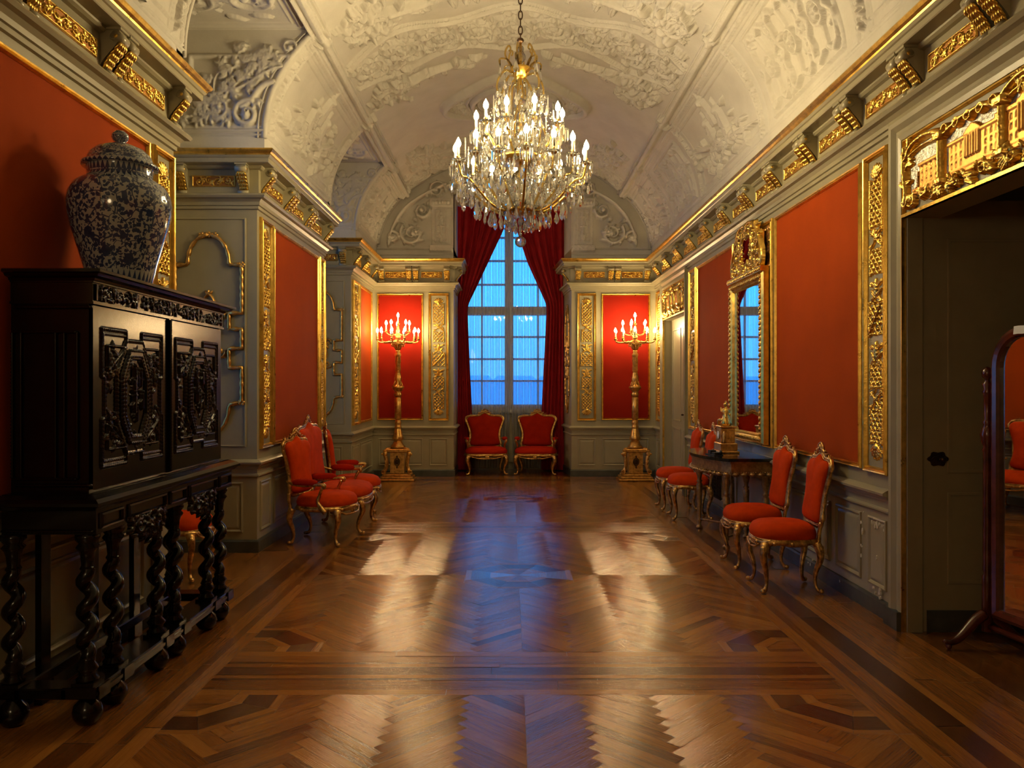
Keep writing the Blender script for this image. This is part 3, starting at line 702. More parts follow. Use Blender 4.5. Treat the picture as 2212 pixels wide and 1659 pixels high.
# transverse faces over the niches, niche ceilings
def ell_x_left(z):
    z = np.asarray(z, float); q = np.clip((z - ZS) / VB, 0, 1); return CX - VA * np.sqrt(1 - q * q)
ZC = float(vault_pt(LT - SR)[1]); XRB = float(vault_pt(LT - SR)[0])
for (yn, yf) in (N1, N2):
    R2 = Relief(XN, -1.78, Z0, ZC, .01); rn = random.Random(11)
    # ivy branch and scrolled strapwork
    R2.tube([(-3.15, 4.0), (-3.15, 4.35), (-2.98, 4.45), (-2.98, 4.62), (-2.05, 4.62)], .022, .03); R2.spiral(-2.06, 4.70, .09, -pi / 2, 1.2, 1, .02, .035, False)
    R2.tube([(-3.1, 4.05), (-2.75, 4.05)], .014, .022); R2.spiral(-2.72, 4.14, .10, -pi / 2, 1.3, 1, .022, .04, False); R2.spiral(-2.45, 4.08, .13, 1.2, 1.5, 1, .03, .05, False); R2.flower(-2.45, 4.08, .04, 6, .06)
    R2.curve((-2.95, 4.0), (-2.5, 4.1), (-3.0, 4.45), (-2.55, 4.52), .013, .03); R2.curve((-2.6, 4.3), (-2.4, 4.35), (-2.3, 4.5), (-2.12, 4.52), .016, .035)
    R2.curve((-2.5, 4.15), (-2.35, 4.2), (-2.4, 4.35), (-2.2, 4.38), .03, .04); R2.tube([(-2.33, 4.40), (-2.33, 4.60)], .025, .03)
    for k in range(70):
        t = rn.random(); x, z = -2.95 + .75 * t + rn.gauss(0, .11), 4.05 + .62 * t + rn.gauss(0, .10)
        if x < ell_x_left(z) - .08 and z > 4.02 and z < 4.8:
            a = rn.random() * 6.3
            for j in (-.7, 0, .7): R2.leaf(x, z, a + j, .10, .026, .038, .1, 2)
    for z, r, h in ((3.93, .014, .03), (3.89, .01, .02), (3.965, .008, .012)): R2.tube([(XN, z), (-2.28, z)], r, h)
    R2.noise(.003)
    uc = (R2.xs[:-1] + R2.xs[1:]) / 2; vc = (R2.ys[:-1] + R2.ys[1:]) / 2; UU, VV = np.meshgrid(uc, vc)
    o = hf_mesh('trim_arch_relief', R2, lambda U, V, W, y=yf: np.stack([U, y - .008 - W, V], -1), 'plaster', keep=UU < ell_x_left(VV)); struct(o)
    a = MB(); zz = np.linspace(Z0, ZC, 30); pf = [(XN - .2, Z0)] + [(float(ell_x_left(z)), float(z)) for z in zz] + [(XN - .2, ZC)]
    a.poly(pf, -.12, 0, lambda u, v, w, y=yn: (u, y + w, v)); a.poly([(p[0] - .004, p[1]) for p in pf], -.10, -.004, mpY(yf))
    cv = [(float(ell_x_left(z)) + .0, float(z)) for z in np.linspace(3.86, ZC, 26)]
    a.tube([(x, yf - .006, z) for x, z in cv], .028, 8); a.tube([(x, yf - .015, z) for x, z in [(p[0] - .06, p[1]) for p in cv]], .010, 5); a.tube([(x, yn, z) for x, z in cv], .022, 6)
    struct(a.build('trim_arch', 'plaster'))
    R3 = Relief(XN, XRB + .04, yn, yf, .012); m = (yn + yf) / 2
    R3.frame(XN + .1, XRB - .12, yn + .10, yf - .10, .016, .022); R3.frame(XN + .16, XRB - .18, yn + .16, yf - .16, .010, .014)
    for k in range(36): R3.leaf(rn.uniform(XN + .25, XRB - .3), rn.uniform(yn + .25, yf - .25), rn.random() * 6.3, .2, .05, .035)
    for a_ in (-1, 1): R3.spiral(-2.5 + a_ * .25, m + a_ * .3, .2, 0, 1.5, a_, .03, .04); R3.spiral(-2.5 + a_ * .25, m - a_ * .3, .2, 0, 1.5, -a_, .03, .04)
    R3.ring(-2.5, m, .22, .16, .03, .04); R3.tube([(XRB + .0, yn), (XRB + .0, yf)], .035, .045)
    o = hf_mesh('ceiling_niche', R3, lambda U, V, W: np.stack([U, V, ZC - W], -1), 'plaster'); o.name = 'ceiling.002'; struct(o)
# ------------------------------------------------------------------ end wall lunette with relief
R4 = Relief(XL, XR, Z0, 5.52, .011)
ox, oc = (OL + OR_) / 2, 4.84
def pil(x0, x1):
    R4.rect(x0, x1, 3.95, 4.62, .03); R4.frame(x0 + .05, x1 - .05, 4.02, 4.55, .008, .042); R4.rect(x0 - .03, x1 + .03, 4.62, 4.74, .055)
    for k in range(6): R4.blob(x0 + (x1 - x0) * (k + .5) / 6, 4.68, .03, .05, 0, .075)
    R4.rect(x0 - .03, x1 + .03, 3.86, 3.95, .05)
    for z in (4.12, 4.28, 4.44): R4.flower((x0 + x1) / 2, z, .06, 6, .055); R4.leaf((x0 + x1) / 2, z, pi / 2, .12, .04, .055); R4.leaf((x0 + x1) / 2, z, -pi / 2, .12, .04, .055)
pil(OL - .36, OL - .06); rn = random.Random(21)
for (x, z, r, a, d) in ((-1.68, 4.16, .20, 2.5, 1), (-1.50, 4.55, .13, 0, -1), (-2.0, 4.1, .10, 0, 1), (-1.25, 4.90, .15, 0, 1), (-.85, 5.05, .13, 2, -1)):
    R4.spiral(x, z, r, a, 1.6, d, .032, .06)
R4.curve((-2.05, 4.1), (-1.9, 4.7), (-1.5, 4.8), (-1.1, 5.0), .035, .06); R4.curve((-1.1, 4.95), (-.7, 5.2), (-.4, 5.15), (-.1, 5.3), .03, .05)
for k in range(60):
    x, z = rn.uniform(-2.1, -.1), rn.uniform(4.0, 5.3)
    if (z < 4.8 and x > OL - .4) or ((x - CX) / 2.2) ** 2 + ((z - ZS) / 1.45) ** 2 > 1: continue
    R4.leaf(x, z, rn.random() * 6.3, rn.uniform(.1, .2), .05, .045)
R4.flower(-1.60, 4.18, .09, 7, .07)
for z, r, h in ((3.90, .012, .03), (3.80, .01, .015)): R4.tube([(XL, z), (OL, z)], r, h)
# mirror about the middle of the window, the halves are alike
i = int(round((ox - R4.x0) / R4.rx)); w = min(i, R4.nx - 1 - i); R4.H[:, i:i + w + 1] = R4.H[:, i - w:i + 1][:, ::-1]
R4.noise(.004)
uc = (R4.xs[:-1] + R4.xs[1:]) / 2; vc = (R4.ys[:-1] + R4.ys[1:]) / 2; UU, VV = np.meshgrid(uc, vc)
opn = (UU > OL + .0) & (UU < OR_ - .0) & (VV < oc)
o = hf_mesh('wall_far_lunette', R4, lambda U, V, W: np.stack([U, YE - .008 - 2.1 * W, V], -1), 'plaster', keep=~opn); struct(o)
ar = MB(); P_ = [(float(a), float(b)) for a, b in zip(ex, ez)][::24]
ar.tube([(a * .985 + CX * .015, YE - .02, b - .02) for a, b in P_], .02, 6)
for (x0, x1) in ((XL, OL), (OR_, XR)): ar.box(x0, x1, YE + .006, YE + .2, Z0, oc)
ar.box(OL, OL - .2, YE, YW, T - .1, 5.5); ar.poly([(OR_, YE + .01), (OR_ + .2, YE + .01), (OR_ + .2, YW), (OR2, YW)], T - .1, 5.5, lambda u, v, w: (u, v, w)); ar.box(OL - .2, OR_ + .2, YE + .006, YW + .3, oc, oc + .2)
ar.box(-3.5, XR + .5, YE + .01, YE + .3, oc + .15, 6.0)
struct(ar.build('trim_lunette', 'plaster'))

rf = MB(); rf.box(-3.6, 3.1, YB - .3, YW + .6, 5.85, 6.0); [rf.box(-3.6, -3.5, a, c, z, 5.9) for a, c, z in ((YB - .3, N1[0], 3.8), (N1[0], N1[1], 5.1), (N1[1], N2[0], 3.8), (N2[0], N2[1], 5.1), (N2[1], YW + .4, 3.8))]; rf.box(XR + .4, XR + .5, YB - .3, YW + .4, 3.8, 5.9)  # unseen outer shell, added to block sky light leaking in at the arches
for a, c in (N1, N2): rf.box(-3.5, XRB + .05, a - .1, c + .1, ZC + .03, ZC + .08); rf.box(XRB + .05, XRB + .09, a - .1, c + .1, ZC + .03, 5.86)
struct(rf.build('sky_block_shell', 'plaster'))
# ------------------------------------------------------------------ mouldings round the room
PR_BASE = [(0, 0), (.022, 0), (.022, .10), (.014, .115), (0, .118)]
PR_RAIL = [(0, .775), (.012, .78), (.014, .795), (.022, .80), (.030, .82), (.052, .826), (.055, .842), (.040, .853), (.022, .862), (0, .868)]
PR_LOW = [(0, .700), (.012, .703), (.020, .712), (.020, .722), (.008, .732), (0, .735)]
PR_ARCH = [(0, 3.195), (.018, 3.20), (.018, 3.228), (.032, 3.232), (.034, 3.262), (.055, 3.285), (.085, 3.292), (.098, 3.31), (.085, 3.328), (.05, 3.34), (.02, 3.346), (.02, 3.56), (.045, 3.566), (.06, 3.58), (.062, 3.592), (.145, 3.598), (.15, 3.605), (.15, 3.638), (.16, 3.643), (.172, 3.66)]
PR_GOLD = [(.172, 3.66), (.176, 3.672), (.192, 3.684), (.204, 3.700), (.202, 3.712), (.19, 3.718)]
PR_TOP = [(.19, 3.718), (.10, 3.73), (0, 3.73)]
RIGHTP = [(XR, YB), (XR, YE), (OR_, YE), (OR2, YW)]
LEFTP = [[(OL, YW), (OL, YE), (XL, YE), (XL, N2[1]), (XN, N2[1])], [(XN, N2[0]), (XL, N2[0]), (XL, N1[1]), (XN, N1[1])], [(XN, N1[0]), (XL, N1[0]), (XL, YB)]]
def mould(name, paths, prs):
    b = MB(); mats = []
    for pr, mt in prs:
        if mt not in mats: mats.append(mt)
        for p in paths: b.sweep(p, pr, mpPlan, mi=mats.index(mt))
    return struct(b.build(name, mats))
mould('trim_1', [RIGHTP], [(PR_ARCH, 'paint'), (PR_GOLD, 'gold'), (PR_TOP, 'plaster')])
mould('trim_2', LEFTP, [(PR_ARCH, 'paint'), (PR_GOLD, 'gold'), (PR_TOP, 'plaster')])
segR = [[(XR, YB), (XR, D1[0] - .2)], [(XR, D1[1] + .2), (XR, D2[0] - .12)], [(XR, D2[1] + .12), (XR, YE), (OR_, YE), (OR2, YW)]]
mould('baseboard_right', segR, [(PR_BASE, 'base')]); mould('baseboard_left', LEFTP[1:], [(PR_BASE, 'base')]); mould('baseboard_far', [LEFTP[0]], [(PR_BASE, 'base')])
niche_low = [[(XN, N1[1]), (XN, N1[0])], [(XN, N2[1]), (XN, N2[0])]]
mould('trim_3', segR, [(PR_RAIL, 'paint'), (PR_LOW, 'paint')]); mould('trim_4', LEFTP + niche_low, [(PR_RAIL, 'paint'), (PR_LOW, 'paint')])
mould('baseboard_niche', niche_low, [(PR_BASE, 'base')])
# raised wainscot panels
PR_PAN = [(0, 0), (.002, .012), (.012, .016), (.022, .010), (.030, .002), (.045, .010), (.055, .012)]
wp = MB()
def wains(mp, u0, u1, v0=.185, v1=.655):
    wp.sweep(rect(u0, u1, v0, v1), PR_PAN, mp, closed=True)
    wp.poly(rect(u0 + .055, u1 - .055, v0 + .055, v1 - .055), 0, .012, mp)
for a, b in ((5.37, 5.64), (5.76, 6.20), (6.32, 7.56), (7.68, 8.92), (9.04, 10.70), (10.82, 11.24), (13.34, 13.78)): wains(mpR, a, b)
for a, b in ((-3.3, -2.0), (-1.9, -.6), (-.5, .8), (.9, 2.2)): wains(mpR, a, b)
for a, b in ((3.2, 5.2), (5.32, 5.60), (7.63, 7.95), (8.06, 9.78), (9.92, 10.22), (12.10, 12.62), (12.72, 13.78), (.5, 3.0), (-2.4, .3)): wains(mpL, a, b)
for a, b in ((-2.26, -1.50), (-1.39, -1.07), (1.16, 1.47), (1.58, 2.38)): wains(mpE, a, b)
for y in (N1[1], N2[1]): wains(mpY(y), XN + .10, XL - .13)
for a, b in (N1, N2): wains(lambda u, v, w: (XN + w, u, v), a + .15, b - .15, .185, .655)
struct(wp.build('trim_5', 'paint'))
# recessed shaping lines on the niche piers
np_ = MB()
for y in (N1[1], N2[1]):
    np_.sweep(rect(-3.16, -2.46, .98, 3.12), [(0, 0), (.004, .008), (.014, .010), (.02, .002), (.02, 0)], mpY(y), closed=True)
struct(np_.build('trim_6', 'paint'))
# ================================================================== GILDED ORNAMENT
def frame_prof(w, h): return [(0, 0), (.0, h * .6), (w * .15, h), (w * .35, h * .9), (w * .45, h * .55), (w * .62, h * .6), (w * .8, h * .95), (w, h * .4), (w, 0)]
WALLS = {'R': mpR, 'L': mpL, 'E': mpE}
ORN = {}
def strip_relief(W, L):
    key = (round(W, 3), round(L, 3))
    if key in ORN: return ORN[key]
    Rr = Relief(-W / 2, W / 2, 0, L, .0034); rn = random.Random(4)
    def lattice(za, zb, ww, h=.016):
        Rr.tube([(-ww / 2, za), (-ww / 2, zb)], .005, h * 1.1); Rr.tube([(ww / 2, za), (ww / 2, zb)], .005, h * 1.1)
        st = ww / 3.0; n = int((zb - za) / st) + 1
        for k in range(-4, n + 1):
            for d in (1, -1):
                P = []
                for q in range(9):
                    x = -ww / 2 + ww * q / 8; z = za + k * st + (x + ww / 2 if d > 0 else ww / 2 - x); P.append((x, z))
                P = [p for p in P if za <= p[1] <= zb]
                if len(P) > 1: Rr.tube(P, .0055, h * .8)
        for k in range(n * 2):
            for j in range(3):
                z = za + (k + .5) * st / 1.0 * .5; x = -ww / 2 + ww * (j + .5 + .5 * (k % 2)) / 3.2
                if z < zb and abs(x) < ww / 2 - .008: Rr.flower(x, z, .015, 4, h * 1.3, rn.random())
    def knot(zc, s):
        for q in range(10): Rr.leaf(rn.uniform(-.3, .3) * W, zc + rn.uniform(-s, s), rn.random() * 6.3, .05, .014, .016)
        for d in (1, -1):
            Rr.curve((-.36 * W * d, zc - s), (-.1 * W * d, zc - s * .6), (.05 * W * d, zc + s * .4), (.38 * W * d, zc + s * .8), .007, .018)
            Rr.spiral(.30 * W * d, zc + s * .75, .026, 0, 1, d, .006, .017, False); Rr.spiral(-.30 * W * d, zc - s * .75, .026, pi, 1, d, .006, .017, False)
        Rr.flower(0, zc, .03, 5, .022)
    def bud(zc, s):
        for q in (-1, 1): Rr.leaf(q * .1 * W, zc + s * .2, q * .5 + (pi if q < 0 else 0), .07, .018, .018); Rr.leaf(q * .08 * W, zc - s * .8, q * -.5 + (pi if q < 0 else 0), .07, .018, .018)
        Rr.leaf(0, zc - s, pi / 2, 2 * s, s * .55, .024); 
        for d in (1, -1): Rr.leaf(0, zc - s, pi / 2 + d * .9, s * 1.5, s * .35, .018); Rr.spiral(d * .34 * W, zc + s * .5, .022, 0, 1, d, .006, .016, False)
    w1 = W * .80; w2 = W * .94
    for k in range(7): Rr.leaf(0, L - .12, pi / 2 + (k - 3) * .36, .10, .026, .020)
    Rr.blob(0, L - .11, .03, .03, 0, .026)
    lattice(L - .46, L - .12, w1); knot(L - .53, .06); lattice(L - .78, L - .60, w1); bud(L - .87, .07)
    lattice(L - 1.20, L - .96, w2); Rr.curve((-.4 * W, L - 1.18), (-.1 * W, L - 1.12), (.1 * W, L - 1.06), (.4 * W, L - .98), .009, .026)
    Rr.spiral(.3 * W, L - 1.02, .03, 0, 1.2, 1, .007, .02, False); Rr.spiral(-.3 * W, L - 1.14, .03, pi, 1.2, 1, .007, .02, False)
    bud(L - 1.30, .07); lattice(L - 1.56, L - 1.39, w1); knot(L - 1.63, .06); lattice(.14, L - 1.70, w1)
    for k in range(7): Rr.leaf(0, .13, -pi / 2 + (k - 3) * .36, .10, .026, .020)
    Rr.blob(0, .12, .03, .03, 0, .026); Rr.noise(.003)
    o = hf_mesh('carving', Rr, lambda U, V, W_: np.stack([U, -W_, V], -1), 'gold', thr=.0015)
    ORN[key] = o.data; bpy.data.objects.remove(o); return ORN[key]
def place_local(o, wall, u, z):
    """local x along the wall, -y out of it"""
    if wall == 'R': o.location = (XR, u, z); o.rotation_euler = (0, 0, -pi / 2)
    elif wall == 'L': o.location = (XL, u, z); o.rotation_euler = (0, 0, pi / 2)
    elif wall == 'E': o.location = (u, YE, z)
PZ0, PZ1 = .958, 3.142
def carved(wall, u0, u1, label, z0=PZ0, z1=PZ1):
    w = u1 - u0; t = empty('carved_panel', (0, 0, 0), 0, label, 'wall ornament'); place_local(t, wall, (u0 + u1) / 2, z0)
    f = MB(); f.sweep(rect(-w / 2, w / 2, 0, z1 - z0), frame_prof(.042, .034), IDM, closed=True); f.build('gilt_frame', 'gold', t)
    g = MB(); g.poly(rect(-w / 2 + .02, w / 2 - .02, .02, z1 - z0 - .02), .0, .004, IDM); g.build('ground', 'paint', t)
    me = strip_relief(w - .12, z1 - z0 - .11)
    o = bpy.data.objects.new('carving', me); COL.objects.link(o); o.parent = t; o.location = (0, -.004, .055)
def red(wall, u0, u1, label, mat='wallred', z0=PZ0 + .01, z1=PZ1 - .01):
    w = u1 - u0; t = empty('fabric_panel', (0, 0, 0), 0, label, 'wall panel'); place_local(t, wall, (u0 + u1) / 2, z0)
    f = MB(); f.sweep(rect(-w / 2, w / 2, 0, z1 - z0), frame_prof(.036, .030), IDM, closed=True); f.build('gilt_frame', 'gold', t)
    g = MB(); g.poly(rect(-w / 2 + .03, w / 2 - .03, .03, z1 - z0 - .03), .0, .008, IDM); g.build('fabric', mat, t)
carved('R', 5.33, 5.68, 'tall gilded lattice carving beside the near right doorway')
carved('R', 10.82, 11.24, 'tall gilded lattice carving between far right door and narrow orange panel')
carved('R', 13.32, 13.74, 'gilded lattice carving on the right wall beside the far corner, behind the candelabrum')
carved('L', 5.32, 5.64, 'gilded lattice carving just behind the blue and white jar')
carved('L', 7.62, 7.98, 'nearer gilded lattice strip on the second left pier, by the niche edge')
carved('L', 9.96, 10.24, 'farther gilded lattice strip on the second left pier, behind the settee')
carved('L', 12.10, 12.60, 'gilded lattice strip on the farthest left pier')
carved('E', -1.40, -1.055, 'gilded lattice carving on end wall just left of the window')
carved('E', 1.15, 1.475, 'gilded lattice carving on end wall just right of the window')
red('R', 5.73, 7.60, 'large orange-red fabric wall panel between mirror and near doorway')
red('R', 9.00, 10.77, 'orange fabric wall panel between far right door and gilded wall mirror')
red('R', -1.5, 1.6, 'red fabric wall panel on the right wall near the camera')
red('L', 2.9, 5.26, 'dark orange-red fabric wall panel behind the blue and white jar')
red('L', -1.5, 1.6, 'red fabric wall panel on the left wall near the camera')
red('L', 8.02, 9.92, 'orange fabric wall panel above the three-seat settee')
red('L', 12.64, 13.72, 'narrow orange fabric panel on the farthest left pier')
red('E', -2.28, -1.49, 'crimson fabric panel on end wall behind left candelabrum', 'endred')
red('E', 1.565, 2.40, 'crimson fabric panel on end wall behind right candelabrum', 'endred')
# pilaster behind the wall mirror : frame + dark lattice
t = empty('carved_panel', (XR, 8.30, PZ0), -pi / 2, 'wide gilt framed lattice panel behind the wall mirror', 'wall ornament')
f = MB(); f.sweep(rect(-.64, .64, 0, PZ1 - PZ0), frame_prof(.042, .034), IDM, closed=True); f.build('gilt_frame', 'gold', t)
Rr = Relief(-.60, .60, 0, 2.1, .008)
for k in range(-30, 60):
    for d in (1, -1): Rr.tube([(-.6, k * .06), (.6, k * .06 + d * 1.2)], .007, .012)
for k in range(36):
    for j in range(20): Rr.flower(-.57 + .06 * j + .03 * (k % 2), .03 + k * .06, .018, 4, .018)
hf_mesh('carving', Rr, lambda U, V, W_: np.stack([U, -W_ - .002, V + .045], -1), 'oldgold', t)

# frieze carving
def frieze_relief(W, Hh=.105):
    key = ('f', round(W, 3))
    if key in ORN: return ORN[key]
    Rr = Relief(-W / 2, W / 2, -Hh / 2, Hh / 2, .004)
    Rr.frame(-W / 2 + .006, W / 2 - .006, -Hh / 2 + .006, Hh / 2 - .006, .006, .010)
    n = max(2, int(W / .09)); 
    for k in range(n):
        x = -W / 2 + .02 + (W - .04) * (k + .5) / n; d = 1 if k % 2 else -1
        Rr.spiral(x, d * .008, .033, k * 1.3, 1.3, d, .006, .014, True)
        for j in range(4): Rr.leaf(x + .03, -d * .015, j * 1.57 + .6, .035, .011, .012)
        if k: Rr.flower(x - W / n / 2, 0, .016, 5, .014)
    Rr.noise(.002)
    o = hf_mesh('carving', Rr, lambda U, V, W_: np.stack([U, -W_ - .001, V], -1), 'gold', thr=.001)
    ORN[key] = o.data; bpy.data.objects.remove(o); return ORN[key]
def frieze(wall, uc, W, label, group, loc=None):
    t = empty('frieze_panel', (0, 0, 0), 0, label, 'frieze ornament', group)
    if loc: t.location = loc
    else: place_local(t, wall, uc, 3.455)
    k = ('fg', round(W, 3))
    if k not in ORN:
        g = MB(); g.poly(rect(-W / 2, W / 2, -.0525, .0525), .018, .024, IDM); o = g.build('ground', 'friezeground', t); ORN[k] = o.data
    else: o = bpy.data.objects.new('ground', ORN[k]); COL.objects.link(o); o.parent = t
    o = bpy.data.objects.new('carving', frieze_relief(W)); COL.objects.link(o); o.parent = t; o.location = (0, -.023, 0)
# scrolled console bracket ; local origin at the wall, 3.455 high, sticks out to -y
def console_parts():
    w = .075
    body = MB()
    P = []
    for k in range(15):                                 # front S line from top to bottom
        q = k / 14; z = .115 - .235 * q; y = .060 + .060 * cos(q * pi * 1.02) ; P.append((y, z))
    prof = [(.0, .125), (.11, .125)] + P[1:-1] + [(.03, -.125), (0, -.125)]
    body.poly([(a, b) for a, b in prof], -w / 2, w / 2, lambda u, v, s: (s, -u - .012, v))
    for sx in (-1, 1):
        pts = [(sx * (w / 2 + .002), -.095 - .030 * (1 - .8 * i / 16) * cos(.4 * i + .3), .085 + .030 * (1 - .8 * i / 16) * sin(.4 * i + .3)) for i in range(17)]
        body.tube(pts, .005, 5)
    body.tube([(-w / 2 - .006, -.108, .088), (w / 2 + .006, -.108, .088)], .032, 12); body.tube([(-w / 2 - .004, -.052, -.112), (w / 2 + .004, -.052, -.112)], .020, 10)
    body.box(-w / 2 - .008, w / 2 + .008, -.135, -.012, .125, .140)
    gold = MB()
    def S_(q): return (-(.060 + .060 * cos(q * pi * 1.02)) - .014, .115 - .235 * q)
    for r_ in range(6):
        q = .22 + .12 * r_; y, z = S_(q); y2, z2 = S_(min(1, q + .20))
        for sx in (-1, -.35, .35, 1):
            a = np.array((sx * .018, y, z)); e = np.array((sx * (.040 - .003 * r_), y2 - .012, z2 + .004 * abs(sx)))
            pts = [a + (e - a) * i / 6 + np.array((0, -.008 * sin(pi * i / 6), 0)) for i in range(7)]
            gold.tube([tuple(p) for p in pts], [.011 * (sin(pi * (.15 + .8 * i / 6))) + .002 for i in range(7)], 5)
        gold.tube([(0, y, z), (0, (y + y2) / 2 - .012, (z + z2) / 2), (0, y2 - .010, z2)], [.007, .008, .003], 5)
    for sx in (-1, 1): gold.ell((sx * .042, -.108, .088), (.006, .012, .012), 8, 5)
    return body, gold
cbm, cgm = console_parts(); c0b = cbm.build('scroll_body', 'paint'); c0g = cgm.build('acanthus_leaf', 'gold'); CB, CG = c0b.data, c0g.data
bpy.data.objects.remove(c0b); bpy.data.objects.remove(c0g)
def console(wall, u, label, group, loc=None, rz=None):
    t = empty('scroll_bracket', (0, 0, 0), 0, label, 'bracket', group)
    if loc: t.location = loc; t.rotation_euler = (0, 0, rz or 0)
    else: place_local(t, wall, u, 3.455)
    t.scale = (1.18, 1.08, 1)
    for nm, me in (('scroll_body', CB), ('acanthus_leaf', CG)):
        o = bpy.data.objects.new(nm, me); COL.objects.link(o); o.parent = t
ORD = ['first', 'second', 'third', 'fourth', 'fifth', 'sixth', 'seventh', 'eighth', 'ninth', 'tenth', 'eleventh', 'twelfth']
ys = [13.36 - .84 * k for k in range(12)]
for k, y in enumerate(ys):
    console('R', y + .06, f'farther gilt bracket of the {ORD[k]} pair from the window, right wall cornice', 'brackets under the right cornice')
    console('R', y - .06, f'nearer gilt bracket of the {ORD[k]} pair from the window, right wall cornice', 'brackets under the right cornice')
    if k < 11: frieze('R', y - .42, .50, f'gilt frieze panel before the {ORD[k]} bracket pair from the window, right wall', 'frieze panels on the right wall')
for nm, y0 in (('second left pier', 7.64), ):
    console('L', y0, 'single gilt bracket at near corner of the second left pier', 'brackets on the second left pier')
    for k, q in enumerate((8.45, 9.27)):
        for d, wd in ((-.06, 'nearer'), (.06, 'farther')): console('L', q + d, f'{wd} bracket of the {("near", "far")[k]} pair on the second left pier', 'brackets on the second left pier')
    console('L', 10.18, 'single gilt bracket at far corner of the second left pier', 'brackets on the second left pier')
    for k, q in enumerate((8.02, 8.86, 9.73)): frieze('L', q, (.54, .52, .56)[k], f'{("nearest", "middle", "farthest")[k]} gilt frieze panel on the second left pier', 'frieze panels on the second left pier')
console('L', 5.58, 'single gilt bracket above the jar at the near niche corner', 'brackets on the nearest left pier')
for k, q in enumerate((4.72, 3.86)):
    for d, wd in ((-.06, 'nearer'), (.06, 'farther')): console('L', q + d, f'{wd} bracket of {("second", "third")[k]} group from niche corner on nearest left pier', 'brackets on the nearest left pier')
for k, q in enumerate((5.18, 4.29)): frieze('L', q, .56, f'{("farther", "nearer")[k]} gilt frieze panel on the nearest left pier above the orange wall', 'frieze panels on the nearest left pier')
console('L', 12.12, 'single gilt bracket at near corner of the farthest left pier', 'brackets on the farthest left pier')
for d, wd in ((-.06, 'nearer'), (.06, 'farther')): console('L', 12.80 + d, f'{wd} bracket of the pair on the farthest left pier', 'brackets on the farthest left pier')
console('L', 13.62, 'gilt bracket on the farthest left pier against the end wall corner', 'brackets on the farthest left pier')
frieze('L', 12.45, .42, 'nearer gilt frieze panel on the farthest left pier', 'frieze panels on the farthest left pier'); frieze('L', 13.22, .56, 'farther gilt frieze panel on the farthest left pier', 'frieze panels on the farthest left pier')
for (yn, nm) in ((N1[1], 'near'), (N2[1], 'far')):
    for x, wd in ((-3.04, 'left'), (-2.47, 'right')): console('', 0, f'{wd} bracket on the grey wall of the {nm} window niche', f'brackets in the {nm} window niche', (x, yn, 3.455))
    frieze('', 0, .40, f'gilt frieze panel on the grey wall of the {nm} window niche', None, (-2.755, yn, 3.455))
for sd, xs_, pos in (('left', (-2.20, -1.73, -1.61, -1.08), ('beside the corner', 'left of the middle pair', 'right of the middle pair', 'beside the window')),
                     ('right', (1.16, 1.72, 1.84, 2.34), ('beside the window', 'left of the middle pair', 'right of the middle pair', 'beside the corner'))):
    for x, ps in zip(xs_, pos): console('E', x, f'end wall cornice bracket {ps}, {sd} of the curtains', f'brackets on the end wall {sd} of the window')
for x, lab in ((-1.965, 'outer gilt frieze panel on end wall left of window'), (-1.345, 'inner gilt frieze panel on end wall left of window'), (1.44, 'inner gilt frieze panel on end wall right of window'), (2.09, 'outer gilt frieze panel on end wall right of window')):
    frieze('E', x, .36, lab, 'frieze panels on the end wall')
console('', 0, 'bracket on the window reveal left of the red curtains', None, (OL, 14.05, 3.455), pi / 2); console('', 0, 'bracket on the window reveal right of the red curtains', None, (OR_ - .01, 14.05, 3.455), -pi / 2)

def rebase(t, loc):
    t.location = loc
    for c in t.children: c.location = (-loc[0], -loc[1], -loc[2])
